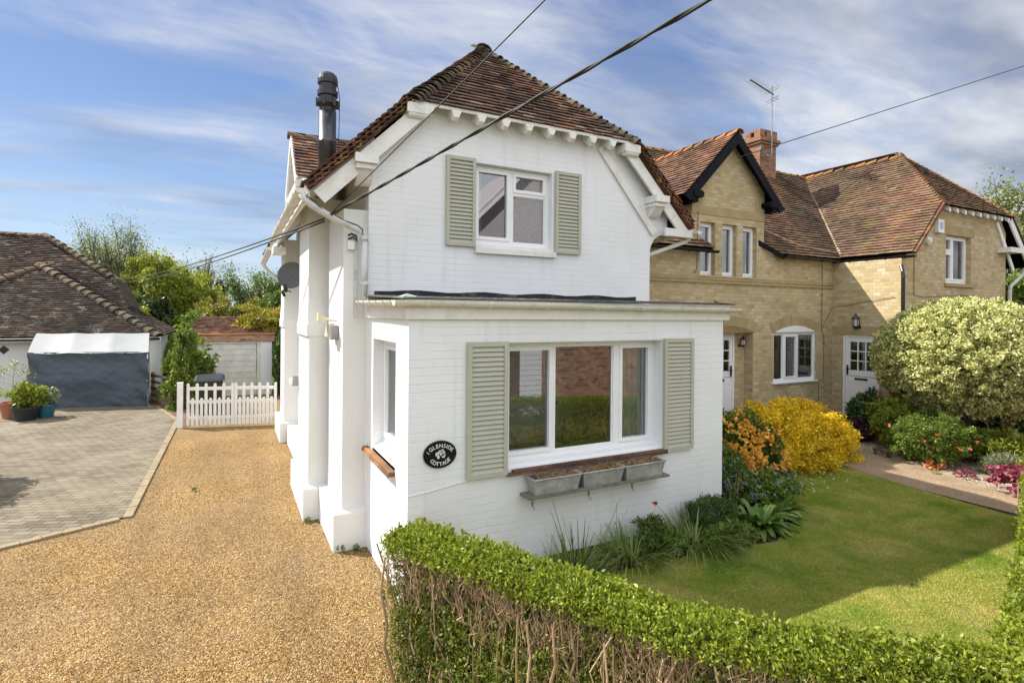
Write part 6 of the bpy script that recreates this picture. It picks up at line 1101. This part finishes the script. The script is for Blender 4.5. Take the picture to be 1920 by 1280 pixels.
tree('copper_beech', 'dark purple tree behind the green trees', (-1.7,52,-1), 6.4, (-1.75,52,3.7), (1.55,1.5,2.2), 8000, .20, L_TP, 7); tree('cedar_tree', 'open layered tree beside the far white eaves', (1.9,42,-1), 5.6, (1.9,42,4.0), (1.9,1.8,2.2), 6500, .14, L_G1, 8, nmain=16, nsub=6, trunk=.5, spread=2.0, tips=True, tipr=.28)
for i, (x, y, z, rx, rz, mt, l) in enumerate(((-.55,36,1.9,1.5,1.65,L_T3,'golden rounded conifer left of centre behind the far garage'),(1.1,37,1.9,1.35,1.75,L_T3,'golden green conifer behind the middle of the far garage roof'),(2.5,34,2.0,1.3,1.7,L_G1,'bright green rounded tree beside the cottage wall'),(-2.0,33,1.35,1.1,1.4,L_G3,'fresh green shrub tree left of the golden conifers'),(-3.5,34,1.6,.8,1.9,L_T4,'narrow dark conifer among the pale shrubs'),(-4.3,30,1.3,1.1,1.65,L_YG,'pale yellow green shrub touching the bungalow roof'),(-2.9,28,.9,1.1,1.1,L_G1,'low mid green shrub below the dark conifer'),(-1.6,26,.85,1.0,1.0,L_YG,'yellow green shrub left of the far garage roof'),(.2,30,.9,1.6,1.2,L_G2,'dark low shrub directly behind the far garage'),(-5.8,38,1.8,1.5,2.4,L_G1,'green tree mostly behind the bungalow hip'),(3.4,42,2.4,1.4,2.6,L_T4,'dark conifer at the edge of the white cottage'),(1.9,27,1.2,.9,1.6,L_T3,'golden shrub between the garage roof and cottage'))):
    tree('garden_tree', l, (x,y,-.6), z+.6, (x,y,z-.2), (rx,rx,rz), 14000 if y > 29 else 9000, .15 if y > 29 else .11, mt, 80+i, clumps=110, cl=.2, shell=.75, nmain=5, nsub=2, group='garden trees behind the drive', lump=.1, bottom=-.95)
tree('silver_birch', 'feathery birch behind the far end of the brick wing', (25.4,9.4,-.2), 7.0, (25.4,9.4,5), (2.2,2,2.3), 16000, .13, L_T2, 9, nmain=14, nsub=7, trunk=.45, spread=2.3, r0=.12, tips=True, tipr=.25)
shrub('laurel_bush', 'bright green bush beyond the white downpipe', (19.6,6.9,2.9), (1.3,1.0,1.0), 6000, .12, L_G3, clumps=70, seed=97)
mb = MB()
for i in range(60): x_ = 17.8+(i % 20)*.21+random.uniform(-.03,.03); z_ = .3+(i//20)*.0; mb.box(x_, x_+.2, 6.2+random.uniform(-.03,.03), 6.55, .2, 2.9+random.uniform(-.03,.1)) if i < 20 else None
tag(obj('stone_wall', mb, M_STONE), 'rough stone garden wall behind the white downpipe', 'wall')
# far hedge line and woodland reading as one mass
r = np.random.default_rng(3); n = 60000; a = r.uniform(-26, 50, n); hgt_ = 2.2+1.6*np.sin(a*.35)+.9*np.sin(a*1.1+1); P = np.stack([a*1.35, 62+r.uniform(-3,3,n)+0*a, r.random(n)**.8*hgt_], 1)
o = leaves_mesh('distant_woodland', P, .42, L_T1, None, up=.1, ratio=.8); o['kind'] = 'stuff'; tag(o, 'distant line of woodland behind the gardens', 'woodland')
